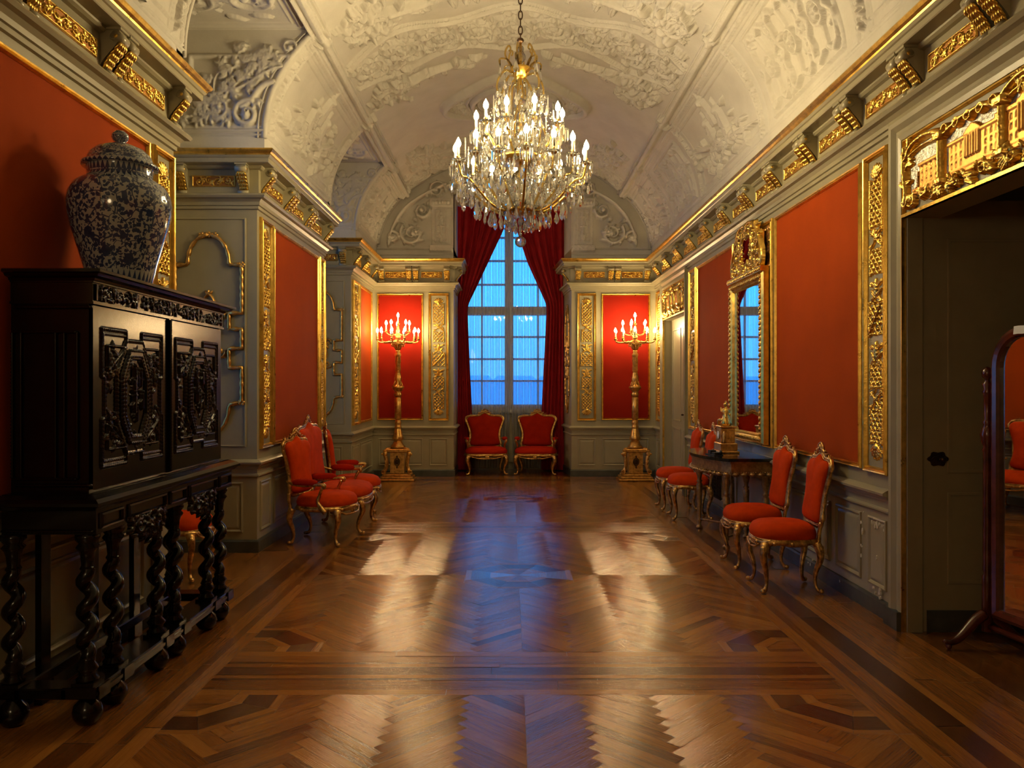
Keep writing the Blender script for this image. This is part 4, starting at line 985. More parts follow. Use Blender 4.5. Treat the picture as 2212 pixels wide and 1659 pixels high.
# gilt rocaille frames on the grey niche walls
def rocaille(name, mk, label, half_w=.31, z0=1.08, z1=2.98, emblem=True):
    t = empty(name, (0, 0, 0), 0, label, 'wall ornament'); w = half_w; zm = (z0 + z1) / 2
    a = []
    for k in range(9):
        q = k / 8 * pi / 2; a.append((.62 * w * sin(q) , z1 - .28 + .26 * cos(q)))
    right = a + [(.66 * w, z1 - .30), (w, z1 - .30), (w, z1 - .75), (.62 * w, z1 - .75), (.62 * w, z1 - .90), (w, z1 - .90), (w, z0 + .82), (.62 * w, z0 + .82), (.62 * w, z0 + .64), (w, z0 + .64), (w, z0 + .32), (.66 * w, z0 + .30)]
    right += [(.62 * w * cos(k / 7 * pi / 2), z0 + .28 - .26 * sin(k / 7 * pi / 2)) for k in range(8)]
    path = right + [(-x, z) for x, z in reversed(right)]
    f = MB(); P = []
    for i in range(len(path)):
        p, q = path[i], path[(i + 1) % len(path)]; n = max(1, int(math.dist(p, q) / .022))
        for k in range(n): P.append((p[0] + (q[0] - p[0]) * k / n, p[1] + (q[1] - p[1]) * k / n))
    f.tube([mk(x, z, .012) for x, z in P], [.013 + .010 * abs(sin(i * .9)) for i in range(len(P))], 6, closed=True)
    for (x, z) in ((0, z1 - .02), (.06, z1 - .025), (-.06, z1 - .025), (0, z0 + .02), (.06, z0 + .025), (-.06, z0 + .025), (w, z1 - .3), (-w, z1 - .3), (w, z0 + .32), (-w, z0 + .32)):
        for k in range(5): an = k * 1.3; f.ell(mk(x + .022 * cos(an), z + .018 * sin(an), .016), .015, 6, 4)
    f.build('gilt_frame', 'oldgold', t)
    if emblem:
        Rr = Relief(-.16, .16, -.42, .42, .006); rn = random.Random(9)
        Rr.ring(0, 0, .09, .12, .012, .03); Rr.flower(0, 0, .06, 7, .035)
        for d in (-1, 1):
            Rr.spiral(d * .10, .16, .06, 0, 1.3, d, .012, .03); Rr.spiral(d * .10, -.16, .06, 0, 1.3, -d, .012, .03)
            Rr.curve((0, .38), (d * .10, .30), (d * .02, .24), (d * .06, .12), .010, .03); Rr.curve((0, -.36), (d * .10, -.28), (d * .02, -.22), (d * .06, -.12), .010, .03)
        for k in range(26): Rr.leaf(rn.gauss(0, .05), rn.gauss(0, .15), rn.random() * 6.3, .09, .024, .03)
        for k in range(3): Rr.leaf(0, .36, pi / 2 + (k - 1) * .6, .06, .016, .03)
        cxx = zm
        hf_mesh('emblem', Rr, lambda U, V, W_: np.array([mk(u, v + cxx, w_) for u, v, w_ in zip(U, V, W_)]), 'oldgold', t, thr=.002)
rocaille('rocaille_frame', lambda x, z, w: (-2.81 + x, N1[1] - w, z), 'gilt rocaille frame on grey wall of the near niche, behind the ebony cabinet')
rocaille('rocaille_frame', lambda x, z, w: (-2.81 + x, N2[1] - w, z), 'gilt rocaille frame with central emblem on grey wall of the far niche')
rocaille('rocaille_frame', lambda x, z, w: (OR_ - (.44 + x) * .0733 - w, 14.34 + x, z), 'gilt rocaille frame on the window reveal right of the red curtains', .22)
for o_ in [o for o in COL.objects if o.name.startswith('rocaille_frame')]:
    v_ = o_.children[0].data.vertices[0].co; rebase(o_, (v_.x, v_.y, 1.08))

# ------------------------------------------------------------------ doors
def casing(name, y0, y1, w=.17):
    b = MB(); pr = [(0, 0), (0, .030), (-.03, .036), (-.05, .028), (-.07, .026), (-.10, .048), (-.13, .050), (-w, .020), (-w, 0)]
    path = [(y1, 0), (y1, 3.10), (y0, 3.10), (y0, 0)]           # left normal points into the opening
    b.sweep(path, pr, mpR); g = [(0, .002), (0, .026), (.014, .03), (.02, .012), (.02, .002)]
    b.sweep([(y1, DH), (y1, 3.10), (y0, 3.10), (y0, DH), (y1, DH)], g, mpR, mi=1); b.sweep([(y1, DH), (y0, DH)], [(0, 0), (0, .03), (-.02, .03), (-.02, 0)], mpR, mi=1)
    for (a, c) in ((y1, y1 + w), (y0 - w, y0)): b.box(XR - .058, XR, a, c, 0, .118, 2)
    b.sweep([(y1, 0), (y1, DH)], [(0, .0), (0, .03), (.006, .03), (.006, 0)], mpR, mi=1)
    struct(b.build(name, ['paint', 'gold', 'base']))
casing('trim_7', *D1, w=.19); casing('trim_8', *D2, w=.12)
# near door : jamb and leaf folded back, seen face on
dr = empty('door_1', (0, 0, 0)); struct(dr)
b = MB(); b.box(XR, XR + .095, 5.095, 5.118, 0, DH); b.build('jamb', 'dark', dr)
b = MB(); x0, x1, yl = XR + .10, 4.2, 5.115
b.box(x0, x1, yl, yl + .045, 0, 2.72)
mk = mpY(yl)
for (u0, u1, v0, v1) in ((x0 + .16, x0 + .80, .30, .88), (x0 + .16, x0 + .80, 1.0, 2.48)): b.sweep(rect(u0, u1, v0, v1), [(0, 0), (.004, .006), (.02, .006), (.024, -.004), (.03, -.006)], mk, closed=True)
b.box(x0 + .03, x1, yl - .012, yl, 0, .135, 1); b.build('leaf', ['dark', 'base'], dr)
def lockplate(b, mk, u, v, s=1):
    P = []
    for k in range(28): a = 2 * pi * k / 28; r = 1 + .13 * cos(6 * a); P.append((u + .062 * s * r * cos(a), v + .045 * s * r * sin(a)))
    b.poly(P, 0, .006, mk); b.tube([mk(u, v, .004), mk(u, v, .04)], .008, 8); p = mk(u + .012, v, .045); b.ell(p, (.022, .014, .014), 8, 6)
    b.tube([mk(u - .045, v, .010), mk(u - .012, v + .02, .012), mk(u + .03, v + .022, .012)], .004, 5)
b = MB(); lockplate(b, mk, x0 + .10, 1.09); b.build('lock_plate', 'bronze', dr)
# far door : leaf set back in its opening
dr = empty('door_2', (0, 0, 0)); struct(dr)
b = MB(); b.box(XR + .12, XR + .165, D2[0], D2[1], 0, DH); mk2 = lambda u, v, w: (XR + .12 - w, u, v)
for (u0, u1) in ((D2[0] + .12, D2[0] + .72), (D2[1] - .72, D2[1] - .12)):
    for v0, v1 in ((.25, .90), (1.0, 2.45)): b.sweep(rect(u0, u1, v0, v1), [(0, 0), (.004, .008), (.02, .008), (.026, 0)], mk2, closed=True)
b.build('leaf', 'paint', dr); b = MB(); lockplate(b, mk2, 12.10, 1.12, 1.2); b.build('lock_plate', 'bronze', dr)
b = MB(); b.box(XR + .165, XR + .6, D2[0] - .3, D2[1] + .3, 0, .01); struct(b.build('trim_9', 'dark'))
b = MB(); rn = random.Random(77)            # flaked paint on the wainscot
for (y, z, n, sy, sz) in ((5.72, .50, 9, .012, .10), (5.47, .60, 7, .05, .02), (5.50, .40, 2, .02, .02), (5.46, .145, 6, .05, .015), (6.6, .10, 5, .3, .02)):
    for k in range(n):
        u, v = y + rn.gauss(0, sy), z + rn.gauss(0, sz); r = rn.uniform(.004, .011)
        b.poly([(u + r * rn.uniform(.5, 1.1) * cos(a), v + r * rn.uniform(.7, 1.8) * sin(a)) for a in [k2 * pi / 4 for k2 in range(8)]], .012, .0175 if z > .2 else .024, mpR)
struct(b.build('trim_11', 'candle'))

# ------------------------------------------------------------------ overdoor reliefs
def overdoor(y0, y1, label, res=.006, detail=True):
    t = empty('overdoor_relief', (0, 0, 0), 0, label, 'relief'); L = y1 - y0; z0, z1 = DH + .02, 3.08; Hh = z1 - z0; m = L / 2
    g = MB(); g.poly(rect(0, L, 0, Hh), .002, .006, lambda u, v, w: (XR - w, y1 - u, z0 + v)); g.build('ground', 'paint', t)
    mp = lambda off: (lambda U, V, W: np.stack([XR - off - W, y1 - U, z0 + V], -1))
    A = Relief(0, L, 0, Hh, res); A.rect(.10, L - .10, .085, Hh - .07, .010); A.noise(.004); hf_mesh('silver_sky', A, mp(.007), 'silver', t, thr=.005)
    P = Relief(0, L, 0, Hh, res)       # palaces
    def palace(c, w, h, ped=True):
        zb = .12; P.rect(c - w / 2, c + w / 2, zb, zb + h, .022); P.rect(c - w / 2 - .01, c + w / 2 + .01, zb + h, zb + h + .012, .028)
        if ped:
            for k in range(9): P.rect(c - w * .16 * (1 - k / 9), c + w * .16 * (1 - k / 9), zb + h + .012 + k * .005, zb + h + .018 + k * .005, .03)
            for k in range(6): P.rect(c - w * .13 + k * w * .052 - .003, c - w * .13 + k * w * .052 + .003, zb + .04, zb + h, .034)
        n = int(w / .045)
        for r_ in range(3):
            for k in range(n):
                x = c - w / 2 + w * (k + .5) / n
                if ped and abs(x - c) < w * .16: continue
                sl = P.win(x - .0035, x + .0035, zb + .02 + r_ * h / 3.2, zb + .02 + r_ * h / 3.2 + h * .10)
                if sl: P.H[sl[0]] = .016
    k = L / 2.48
    palace(.78 * k, .46 * k, .15); palace(m + .0, .5 * k, .17); palace(L - .78 * k, .46 * k, .15); palace(.33 * k, .20 * k, .13, False); palace(L - .33 * k, .20 * k, .13, False)
    P.rect(.14, L - .14, .09, .125, .020)
    P.tube([(.16, .10), (.22, .09), (.27, .11)], .012, .03); P.tube([(.21, .1), (.21, .22)], .004, .025); P.tube([(.21, .21), (.17, .12)], .003, .02)
    hf_mesh('palace_relief', P, mp(.007), 'ochre', t, thr=.005)
    G = Relief(0, L, 0, Hh, res); rn = random.Random(31)
    cols = [.48 * k, 1.05 * k, L - 1.05 * k, L - .48 * k]
    for c in cols:
        G.tube([(c, .10), (c, Hh - .10)], .026, .055); G.rect(c - .036, c + .036, Hh - .12, Hh - .085, .065); G.rect(c - .034, c + .034, .08, .10, .06)
    def seg(a, b, top):
        G.curve((a, Hh - .09), (a + (b - a) * .2, Hh + top), (b - (b - a) * .2, Hh + top), (b, Hh - .09), .022, .05)
        G.curve((a, Hh - .12), (a + (b - a) * .3, Hh + top - .06), (b - (b - a) * .3, Hh + top - .06), (b, Hh - .12), .010, .04)
    seg(.10, cols[0], -.02); seg(cols[1], cols[2], .0); seg(cols[3], L - .10, -.02)
    for a, b in ((cols[0], cols[1]), (cols[2], cols[3])):
        n = 5
        G.tube([(a, Hh - .10)] + [(a + (b - a) * (i + .5) / n, Hh - (.10 if i in (0, 4) else .06)) for i in range(n)] + [(b, Hh - .10)], .020, .045)
        for i in range(n): G.ring(a + (b - a) * (i + .5) / n, Hh - .075, .03, .025, .009, .05, 12)
    for xa, xb in ((.10, L - .10),):
        n = int(L / .09)
        for i in range(n):
            x = xa + (xb - xa) * (i + .5) / n
            G.leaf(x, .055, rn.uniform(-.6, .6) + (0 if i % 2 else pi), .11, .032, .045); G.leaf(x, .07, pi / 2 + rn.uniform(-.8, .8), .06, .018, .04)
            if i % 3 == 0: G.spiral(x, .06, .045, rn.random() * 6, 1.2, 1, .010, .045, True)
    for s in (-1, 1):
        X = .07 if s < 0 else L - .07
        G.curve((X, .04), (X + s * -.05, .15), (X + s * .05, .22), (X, Hh - .05), .020, .05); G.spiral(X, .07, .045, 0, 1.3, s, .013, .05); G.spiral(X, Hh - .08, .05, 0, 1.3, s, .013, .05)
        for i in range(12): G.leaf(X + rn.gauss(0, .015), rn.uniform(.06, Hh - .05), rn.random() * 6.3, .09, .024, .042)
    for c in cols:
        for i in range(7): G.leaf(c + rn.gauss(0, .03), .07, rn.random() * 6.3, .08, .022, .05)
    for i in range(10): G.leaf(m + rn.gauss(0, .06), Hh - .05 + rn.gauss(0, .02), rn.random() * 6.3, .10, .028, .05)
    G.noise(.004); hf_mesh('gilt_rocaille', G, mp(.007), 'gold', t, thr=.004)
    rebase(t, (XR - .002, (y0 + y1) / 2, z0))
overdoor(*D1, 'gilded overdoor relief of palaces between columns above the near doorway', .0055)
overdoor(*D2, 'dark gilded overdoor relief above the far right door', .010)
# ================================================================== SEATING  (local: front towards -y, floor at z=0)
def superout(a, b, n=28, p=2.6, front=0, taper=0):
    out = []
    for k in range(n):
        t = 2 * pi * k / n; c, s_ = cos(t), sin(t)
        x = a * abs(c) ** (2 / p) * (1 if c >= 0 else -1); y = b * abs(s_) ** (2 / p) * (1 if s_ >= 0 else -1)
        if y < 0: y *= 1 + front * (1 - (x / a) ** 2)
        x *= 1 - taper * (y / b) * .5 - taper * .5 * 0
        out.append((x, y))
    return out
def backout(w, h, n=9, waist=.86, crest=.06):
    """cartouche shaped back: list of (x, z) about the centre, counter-clockwise"""
    R_ = []
    for (x, z) in ((0, -.5), (.22, -.5), (.36, -.485), (.41, -.43), (.40, -.34), (.375, -.2), (.385, -.02), (.43, .16), (.475, .30), (.485, .38), (.44, .45), (.33, .475), (.22, .475), (.12, .50), (0, .50 + crest)):
        R_.append((x * w, z * h))
    pts = R_ + [(-x, z) for x, z in reversed(R_[1:-1])]
    out = []; N = len(pts)                      # Catmull-Rom smoothing
    for i in range(N):
        p0, p1, p2, p3 = pts[i - 1], pts[i], pts[(i + 1) % N], pts[(i + 2) % N]
        for t in (0, .5):
            out.append(tuple(.5 * (2 * p1[k] + (p2[k] - p0[k]) * t + (2 * p0[k] - 5 * p1[k] + 4 * p2[k] - p3[k]) * t * t + (3 * p1[k] - p0[k] - 3 * p2[k] + p3[k]) * t ** 3) for k in (0, 1)))
    return out
def cabriole(b, x, y, h, dx, dy, s=1.0):
    """leg bowed outwards along (dx,dy)"""
    pts = []; rr = []
    for k in range(15):
        q = k / 14; z = h * (1 - q); o = .022 * sin(q * pi * 2) * s * (1.5 if q < .5 else 1.0) + .012 * q
        if q > .9: o += (q - .9) * .22
        pts.append((x + dx * o, y + dy * o, max(z, .016)))
        rr.append(s * (.026 * (1 - q) ** 1.2 + .0105 + (.006 if q > .9 else 0)))
    b.tube(pts, rr, 9)
    b.ell((x + dx * .040, y + dy * .040, .020), (.021, .021, .018), 8, 6); b.ell((x + dx * .034, y + dy * .034, h - .045), (.026, .026, .034), 8, 6)
    for j in (-1, 1): b.tube([(x + dx * .04 - j * dy * .012, y + dy * .04 + j * dx * .012, h - .02), (x + dx * .052 - j * dy * .006, y + dy * .052 + j * dx * .006, h - .08), (x + dx * .03, y + dy * .03, h - .14)], [.010, .008, .003], 5)
def gilt_lumps(b, pts, n, r, seed=1):
    rn = random.Random(seed); N = len(pts)
    for k in range(n):
        p = pts[int(k * N / n) % N]; b.ell((p[0] + rn.uniform(-.006, .006), p[1] - .006, p[2] + rn.uniform(-.006, .006)), (r * rn.uniform(.7, 1.3), r * .7, r * rn.uniform(.7, 1.3)), 7, 5)
def leaf3(b, base, tip, w, n=6):
    base = np.array(base); tip = np.array(tip); pts = [base + (tip - base) * i / n for i in range(n + 1)]
    b.tube(pts, [w * (sin(pi * (i / n) ** .7) * .9 + .12) for i in range(n + 1)], 6, flat=.5)
def back_frame(b, oc, w, h, zc, yb, lean, crest=True, seed=1):
    """gilded frame + crest following the back outline; returns 3-D outline"""
    P = [(x, yb + (z + h / 2) * lean, zc + z) for x, z in oc]
    b.tube(P, [.017 + .004 * sin(i * 1.9) for i in range(len(P))], 8, closed=True)
    Q = [(x * .94, y - .012, zc + (z - zc) * .95) for x, y, z in P]; b.tube(Q, .007, 6, closed=True)
    gilt_lumps(b, P, 22, .013, seed)
    if crest:
        zt = zc + h / 2 + .03; yt = yb + h * lean
        for sx in (-1, 1):
            b.tube([(sx * .10, yt, zt - .03), (sx * .07, yt - .01, zt + .005), (sx * .035, yt - .012, zt + .022), (0, yt - .01, zt + .03)], [.012, .013, .014, .012], 7)
            b.tube([(sx * (.028 + .018 * cos(.5 * i)), yt - .014, zt + .018 + .018 * sin(.5 * i)) for i in range(11)], .006, 5)
            b.tube([(sx * .030, yt - .012, zt + .06), (sx * .046, yt - .012, zt + .045), (sx * .050, yt - .012, zt + .022), (sx * .060, yt - .01, zt + .004), (sx * .085, yt - .01, zt + .002), (sx * .10, yt - .01, zt + .018)], [.010, .011, .011, .010, .010, .008], 6); leaf3(b, (sx * .10, yt - .01, zt - .015), (sx * .15, yt - .01, zt - .002), .012)
            for k in range(3): leaf3(b, (sx * w * .34, yt * .0 + yb + (h * .93) * lean, zc + h * .44), (sx * (w * .34 + .04 * cos(k)), yb + h * lean, zc + h * .44 + .04 * sin(k) + .02), .010)
        b.ell((0, yt - .018, zt + .035), (.022, .012, .026), 8, 6); b.tube([(.036 * cos(q * pi / 6), yt - .012, zt + .038 + .034 * sin(q * pi / 6)) for q in range(12)], .009, 6, closed=True)
    return P
def seat_rail(b, out, z, h=.035):
    P = [(x, y, z - .006 * cos(6 * atan2(y, x))) for x, y in out]
    b.tube(P, [.017 + .003 * sin(i * 1.7) for i in range(len(P))], 8, closed=True, flat=1.4); b.tube([(x * 1.02, y * 1.02, z + .022) for x, y, _ in P], .006, 5, closed=True)
    for (x, y, _) in P[::4]: b.ell((x * 1.03, y * 1.03, z - .004), (.017, .017, .017), 7, 5)
def side_chair(label, group=None):
    t = empty('side_chair', (0, 0, 0), 0, label, 'chair', group)
    W, D = .45, .44; so = superout(W / 2, D / 2, 30, 3.2, .10, .10)
    b = MB(); b.pad([(x * 1.0, y * 1.0) for x, y in so], (0, -.02, .405), (1, 0, 0), (0, 1, 0), (0, 0, 1), .115); b.build('seat', 'velvet', t)
    b = MB(); seat_rail(b, [(x * .98, y * .98 - .02) for x, y in so], .378)
    for sx in (-1, 1): leaf3(b, (sx * .03, -.262, .36), (sx * .10, -.255, .352), .014); b.tube([(sx * .15, -.25, .362), (sx * .09, -.262, .335), (sx * .0, -.268, .330)], .008, 6)
    b.ell((0, -.268, .352), (.03, .012, .024), 8, 6); b.build('seat_rail', 'gilt_chair', t)
    oc = backout(.46, .52); b = MB(); zc = .755; yb = .205; lean = .14
    back_frame(b, oc, .46, .52, zc, yb, lean, True, 3)
    for sx in (-1, 1): b.tube([(sx * .17, .19, .36), (sx * .165, .197, .45), (sx * .18, .208, .53)], [.020, .016, .017], 8)
    b.build('back_frame', 'gilt_chair', t)
    b = MB(); pz = np.array((0, lean, 1)); pz = pz / np.linalg.norm(pz)
    b.pad([(x * .90, z * .92) for x, z in oc], (0, yb + .26 * lean - .004, zc), (1, 0, 0), pz, (0, -1, lean), .055); b.build('backrest', 'velvet', t)
    b = MB(); b.pad([(x * .90, z * .92) for x, z in oc], (0, yb + .26 * lean + .004, zc), (1, 0, 0), pz, (0, 1, -lean), .018); b.build('back_lining', 'velvetdark', t)
    for sx in (-1, 1):
        for y, dy, hh in ((-.205, -.7, .372), (.175, .7, .375)):
            b = MB(); cabriole(b, sx * (.185 if y < 0 else .165), y, hh, sx * .7, dy, .95); b.build('leg', 'gilt_chair', t)
    return t
def arm(t, sx, x, yb, yf, za, mat='velvetdark', rz=.36, nm='armrest'):
    b = MB()
    pts = [(sx * (x - .02), yb, za + .02), (sx * (x + .01), yb - .08, za - .005), (sx * (x + .03), (yb + yf) / 2, za - .012), (sx * (x + .03), yf + .03, za - .002), (sx * (x + .025), yf - .01, za - .012), (sx * (x + .02), yf - .012, za - .04)]
    b.tube(pts, [.015, .014, .015, .018, .020, .014], 8)
    b.tube([(sx * (x + .025), yf - .006 + .02 * cos(.5 * i), za - .012 + .020 * sin(.5 * i)) for i in range(12)], .010, 6)
    b.tube([(sx * (x + .02), yf + .01, za - .03), (sx * (x + .005), yf + .045, za - .10), (sx * (x + .012), yf + .06, za - .17), (sx * (x + .020), yf + .02, za - .225), (sx * (x + .015), yf - .02, za - .27)], [.016, .015, .018, .026, .024], 8)
    a = b.build('arm', 'gilt_chair', t)
    b = MB(); n = 12
    b.pad([(.038 * cos(2 * pi * k / n), (abs(yb - yf) * .33) * (1 if sin(2 * pi * k / n) > 0 else -1) * abs(sin(2 * pi * k / n)) ** .6) for k in range(n)], (sx * (x + .02), (yb + yf) / 2 - .01, za + .004), (1, 0, 0), (0, 1, 0), (0, 0, 1), .045)
    b.build('arm_pad', mat, a)
def armchair(label, group=None):
    t = empty('armchair', (0, 0, 0), 0, label, 'armchair', group)
    W, D = .62, .52; so = superout(W / 2, D / 2, 32, 3.0, .10, .08)
    b = MB(); b.pad(so, (0, -.03, .375), (1, 0, 0), (0, 1, 0), (0, 0, 1), .11); b.build('seat', 'velvetdark', t)
    b = MB(); seat_rail(b, [(x * .99, y * .99 - .03) for x, y in so], .345); b.ell((0, -.322, .315), (.035, .014, .028), 8, 6)
    for sx in (-1, 1): b.tube([(sx * .24, -.30, .325), (sx * .12, -.325, .295), (0, -.33, .290)], .009, 6); leaf3(b, (sx * .03, -.33, .31), (sx * .11, -.32, .305), .014)
    b.build('seat_rail', 'gilt_chair', t)
    oc = backout(.60, .58, crest=.08); zc = .745; yb = .225; lean = .16
    b = MB(); back_frame(b, oc, .60, .58, zc, yb, lean, True, 8)
    for sx in (-1, 1): b.tube([(sx * .25, .20, .33), (sx * .245, .212, .42), (sx * .23, .228, .50)], [.020, .018, .018], 8)
    b.build('back_frame', 'gilt_chair', t)
    pz = np.array((0, lean, 1)); pz = pz / np.linalg.norm(pz)
    b = MB(); b.pad([(x * .91, z * .92) for x, z in oc], (0, yb + .29 * lean - .004, zc), (1, 0, 0), pz, (0, -1, lean), .06); b.build('backrest', 'velvetdark', t)
    b = MB(); b.pad([(x * .91, z * .92) for x, z in oc], (0, yb + .29 * lean + .004, zc), (1, 0, 0), pz, (0, 1, -lean), .018); b.build('back_lining', 'velvetdark', t)
    for sx in (-1, 1): arm(t, sx, .270, .25, -.14, .60)
    for sx in (-1, 1):
        for y, dy in ((-.255, -.7), (.185, .7)):
            b = MB(); cabriole(b, sx * (.265 if y < 0 else .235), y, .34, sx * .7, dy, 1.0); b.build('leg', 'gilt_chair', t)
    return t
# four side chairs on the right wall : front faces -x  -> rotate by -90
ch = side_chair('gilt side chair in orange velvet nearest the camera, right of the console table')
def seat_at(o, x, y, rz): o.location = (x, y, 0); o.rotation_euler = (0, 0, rz)
seat_at(ch, 2.125, 6.24, -pi / 2 - .04); ch['group'] = 'side chairs along the right wall'
for (x, y, r, lb) in ((2.135, 7.05, -pi / 2 + .02, 'gilt orange velvet side chair just right of the console table, behind the nearest one'),
                      (2.13, 9.56, -pi / 2 - .03, 'gilt orange velvet side chair just beyond the console table'),
                      (2.13, 10.30, -pi / 2, 'gilt orange velvet side chair nearest the far right door')):
    c = copy_tree(ch); seat_at(c, x, y, r); c['label'] = lb
c = copy_tree(ch); seat_at(c, -2.72, 6.62, pi / 2 - .1); c['label'] = 'orange velvet chair in window niche, seen between the twisted cabinet legs'; del c['group']
ac = armchair('crimson gilt armchair left of the window parting, in front of the curtains', 'armchairs in the window recess')
seat_at(ac, -.43, 14.36, .10); ac.scale = (1.18, 1.02, 1.0)
c = copy_tree(ac); seat_at(c, .46, 14.36, -.10); c['label'] = 'crimson gilt armchair right of the window parting, in front of the curtains'

# ------------------------------------------------------------------ settee (front towards +x after rotation) : centre seat and two angled end seats
t = empty('settee', (0, 0, 0), 0, 'gilt three-seat settee in orange velvet against the second left pier', 'sofa')
def seat_unit(t, cx, cy, ang, W, D, bh, zc, crest, sm='velvet'):
    c, s_ = cos(ang), sin(ang)
    def X(p): return (cx + p[0] * c - p[1] * s_, cy + p[0] * s_ + p[1] * c, p[2])
    def tr(b):
        b.v = [X(p) for p in b.v]; return b
    so = superout(W / 2, D / 2, 36, 2.6, .12, .02)
    b = MB(); b.pad(so, (0, -.04, .385), (1, 0, 0), (0, 1, 0), (0, 0, 1), .115); tr(b).build('seat', sm, t)
    b = MB(); seat_rail(b, [(x * .99, y * .99 - .04) for x, y in so], .355)
    b.ell((0, -D / 2 - .07, .325), (.04, .016, .03), 8, 6); n = 5
    for sx in (-1, 1): b.tube([(sx * W * .40, -D / 2 - .02, .340), (sx * W * .22, -D / 2 - .06, .300), (0, -D / 2 - .075, .300)], .010, 6)
    tr(b).build('seat_rail', 'gilt_chair', t)
    oc = backout(W * (.98 if W > .8 else .86), bh, crest=crest); yb = D / 2 - .01; lean = .12
    b = MB(); back_frame(b, oc, W, bh, zc, yb, lean, True, int(W * 100))
    for sx in (-1, 1): b.tube([(sx * W * .40, yb - .03, .33), (sx * W * .40, yb - .01, .42), (sx * W * .39, yb, zc - bh / 2 + .03)], [.02, .018, .018], 8)
    tr(b).build('back_frame', 'gilt_chair', t)
    pz = np.array((0, lean, 1)); pz = pz / np.linalg.norm(pz)
    b = MB(); b.pad([(x * .93, z * .93) for x, z in oc], (0, yb + bh / 2 * lean - .004, zc), (1, 0, 0), pz, (0, -1, lean), .07); tr(b).build('backrest', sm, t)
    b = MB(); b.pad([(x * .93, z * .93) for x, z in oc], (0, yb + bh / 2 * lean + .004, zc), (1, 0, 0), pz, (0, 1, -lean), .018); tr(b).build('back_lining', 'velvetdark', t)
    return X
X0 = seat_unit(t, 0, 0, 0, .98, .56, .66, .80, .07)
XA = seat_unit(t, -.75, .0, -.26, .58, .52, .56, .745, .07); XB = seat_unit(t, .75, .0, .26, .58, .52, .56, .745, .07)
def arm2(X, sx, x, yb, yf, za):
    k = empty('tmp', (0, 0, 0)); n0 = len(t.children); arm(k, sx, x, yb, yf, za)
    for a in list(k.children):
        for o in [a] + list(a.children):
            for v in o.data.vertices: v.co = X(tuple(v.co))
        a.parent = t
    bpy.data.objects.remove(k)
arm2(X0, -1, .455, .27, -.14, .60); arm2(X0, 1, .455, .27, -.14, .60); arm2(XA, -1, .275, .25, -.16, .60); arm2(XB, 1, .275, .25, -.16, .60)
for (X, x, y, dx, dy) in ((X0, -.40, -.30, 0, -1), (X0, .40, -.30, 0, -1), (X0, -.40, .22, 0, 1), (X0, .40, .22, 0, 1), (XA, -.22, -.26, -.5, -.8), (XA, -.24, .20, -.5, .6), (XB, .22, -.26, .5, -.8), (XB, .24, .20, .5, .6)):
    b = MB(); cabriole(b, x, y, .35, dx, dy, 1.05); b.v = [X(p) for p in b.v]; b.build('leg', 'gilt_chair', t)
t.location = (-1.875, 8.86, 0); t.rotation_euler = (0, 0, pi / 2)

# ================================================================== CONSOLE TABLE
TX, TY, TZ = XR - .012, 8.30, .866
t = empty('console_table', (TX, TY, 0), -pi / 2, 'gilt console table with black shaped top beneath the wall mirror', 'table')  # local x = -world y ; -y out of wall
def top_out(e=0, n=16):
    pts = [(-.68 - e, 0), (-.68 - e, -.43 - e)]
    for k in range(n + 1):
        q = -1 + 2 * k / n; pts.append((q * (.60 + e), -.50 - e - .13 * cos(q * pi / 2)))
    pts += [(.68 + e, -.43 - e), (.68 + e, 0)]; return pts
b = MB(); up = lambda u, v, w: (u, v, w)
b.poly(top_out(0), TZ - .022, TZ, up); b.poly(top_out(-.008), TZ - .03, TZ - .022, up); b.build('tabletop', 'blacktop', t)
b = MB(); b.poly(top_out(-.03), TZ - .155, TZ - .03, up); b.poly(top_out(-.018), TZ - .05, TZ - .03, up)
P = top_out(-.026); 
for i in range(len(P) - 1):
    n = max(1, int(math.dist(P[i], P[i + 1]) / .022))
    for k in range(n):
        q = (k + .5) / n; x, y = P[i][0] + (P[i + 1][0] - P[i][0]) * q, P[i][1] + (P[i + 1][1] - P[i][1]) * q; b.ell((x, y, TZ - .135), .007, 6, 4)
for i in range(len(P) - 1):                                             # scalloped lower edge
    n = max(1, int(math.dist(P[i], P[i + 1]) / .075))
    for k in range(n):
        q = (k + .5) / n; x, y = P[i][0] + (P[i + 1][0] - P[i][0]) * q, P[i][1] + (P[i + 1][1] - P[i][1]) * q
        b.ell((x * .985, y * .985, TZ - .155), (.036, .036, .022), 8, 5)
b.build('apron', 'tablegold', t)
for (x, y) in ((-.55, -.42), (.55, -.42), (-.60, -.06), (.60, -.06), (0, -.07)):
    b = MB(); H_ = TZ - .155
    b.lathe([(.034, 0), (.034, .02), (.022, .03), (.016, .06), (.028, .085), (.018, .10), (.020, .14), (.030, .40), (.033, .48), (.020, .50), (.034, .515), (.020, .53), (.024, .56), (.040, .62), (.030, .66), (.036, .675), (.036, H_)], (x, y, 0), 16, flute=(8, .05))
    b.build('leg', 'tablegold', t)
b = MB(); b.tube([(-.55, -.42, .10), (-.25, -.22, .10), (0, -.20, .10), (.25, -.22, .10), (.55, -.42, .10)], .012, 6); b.build('stretcher', 'tablegold', t)
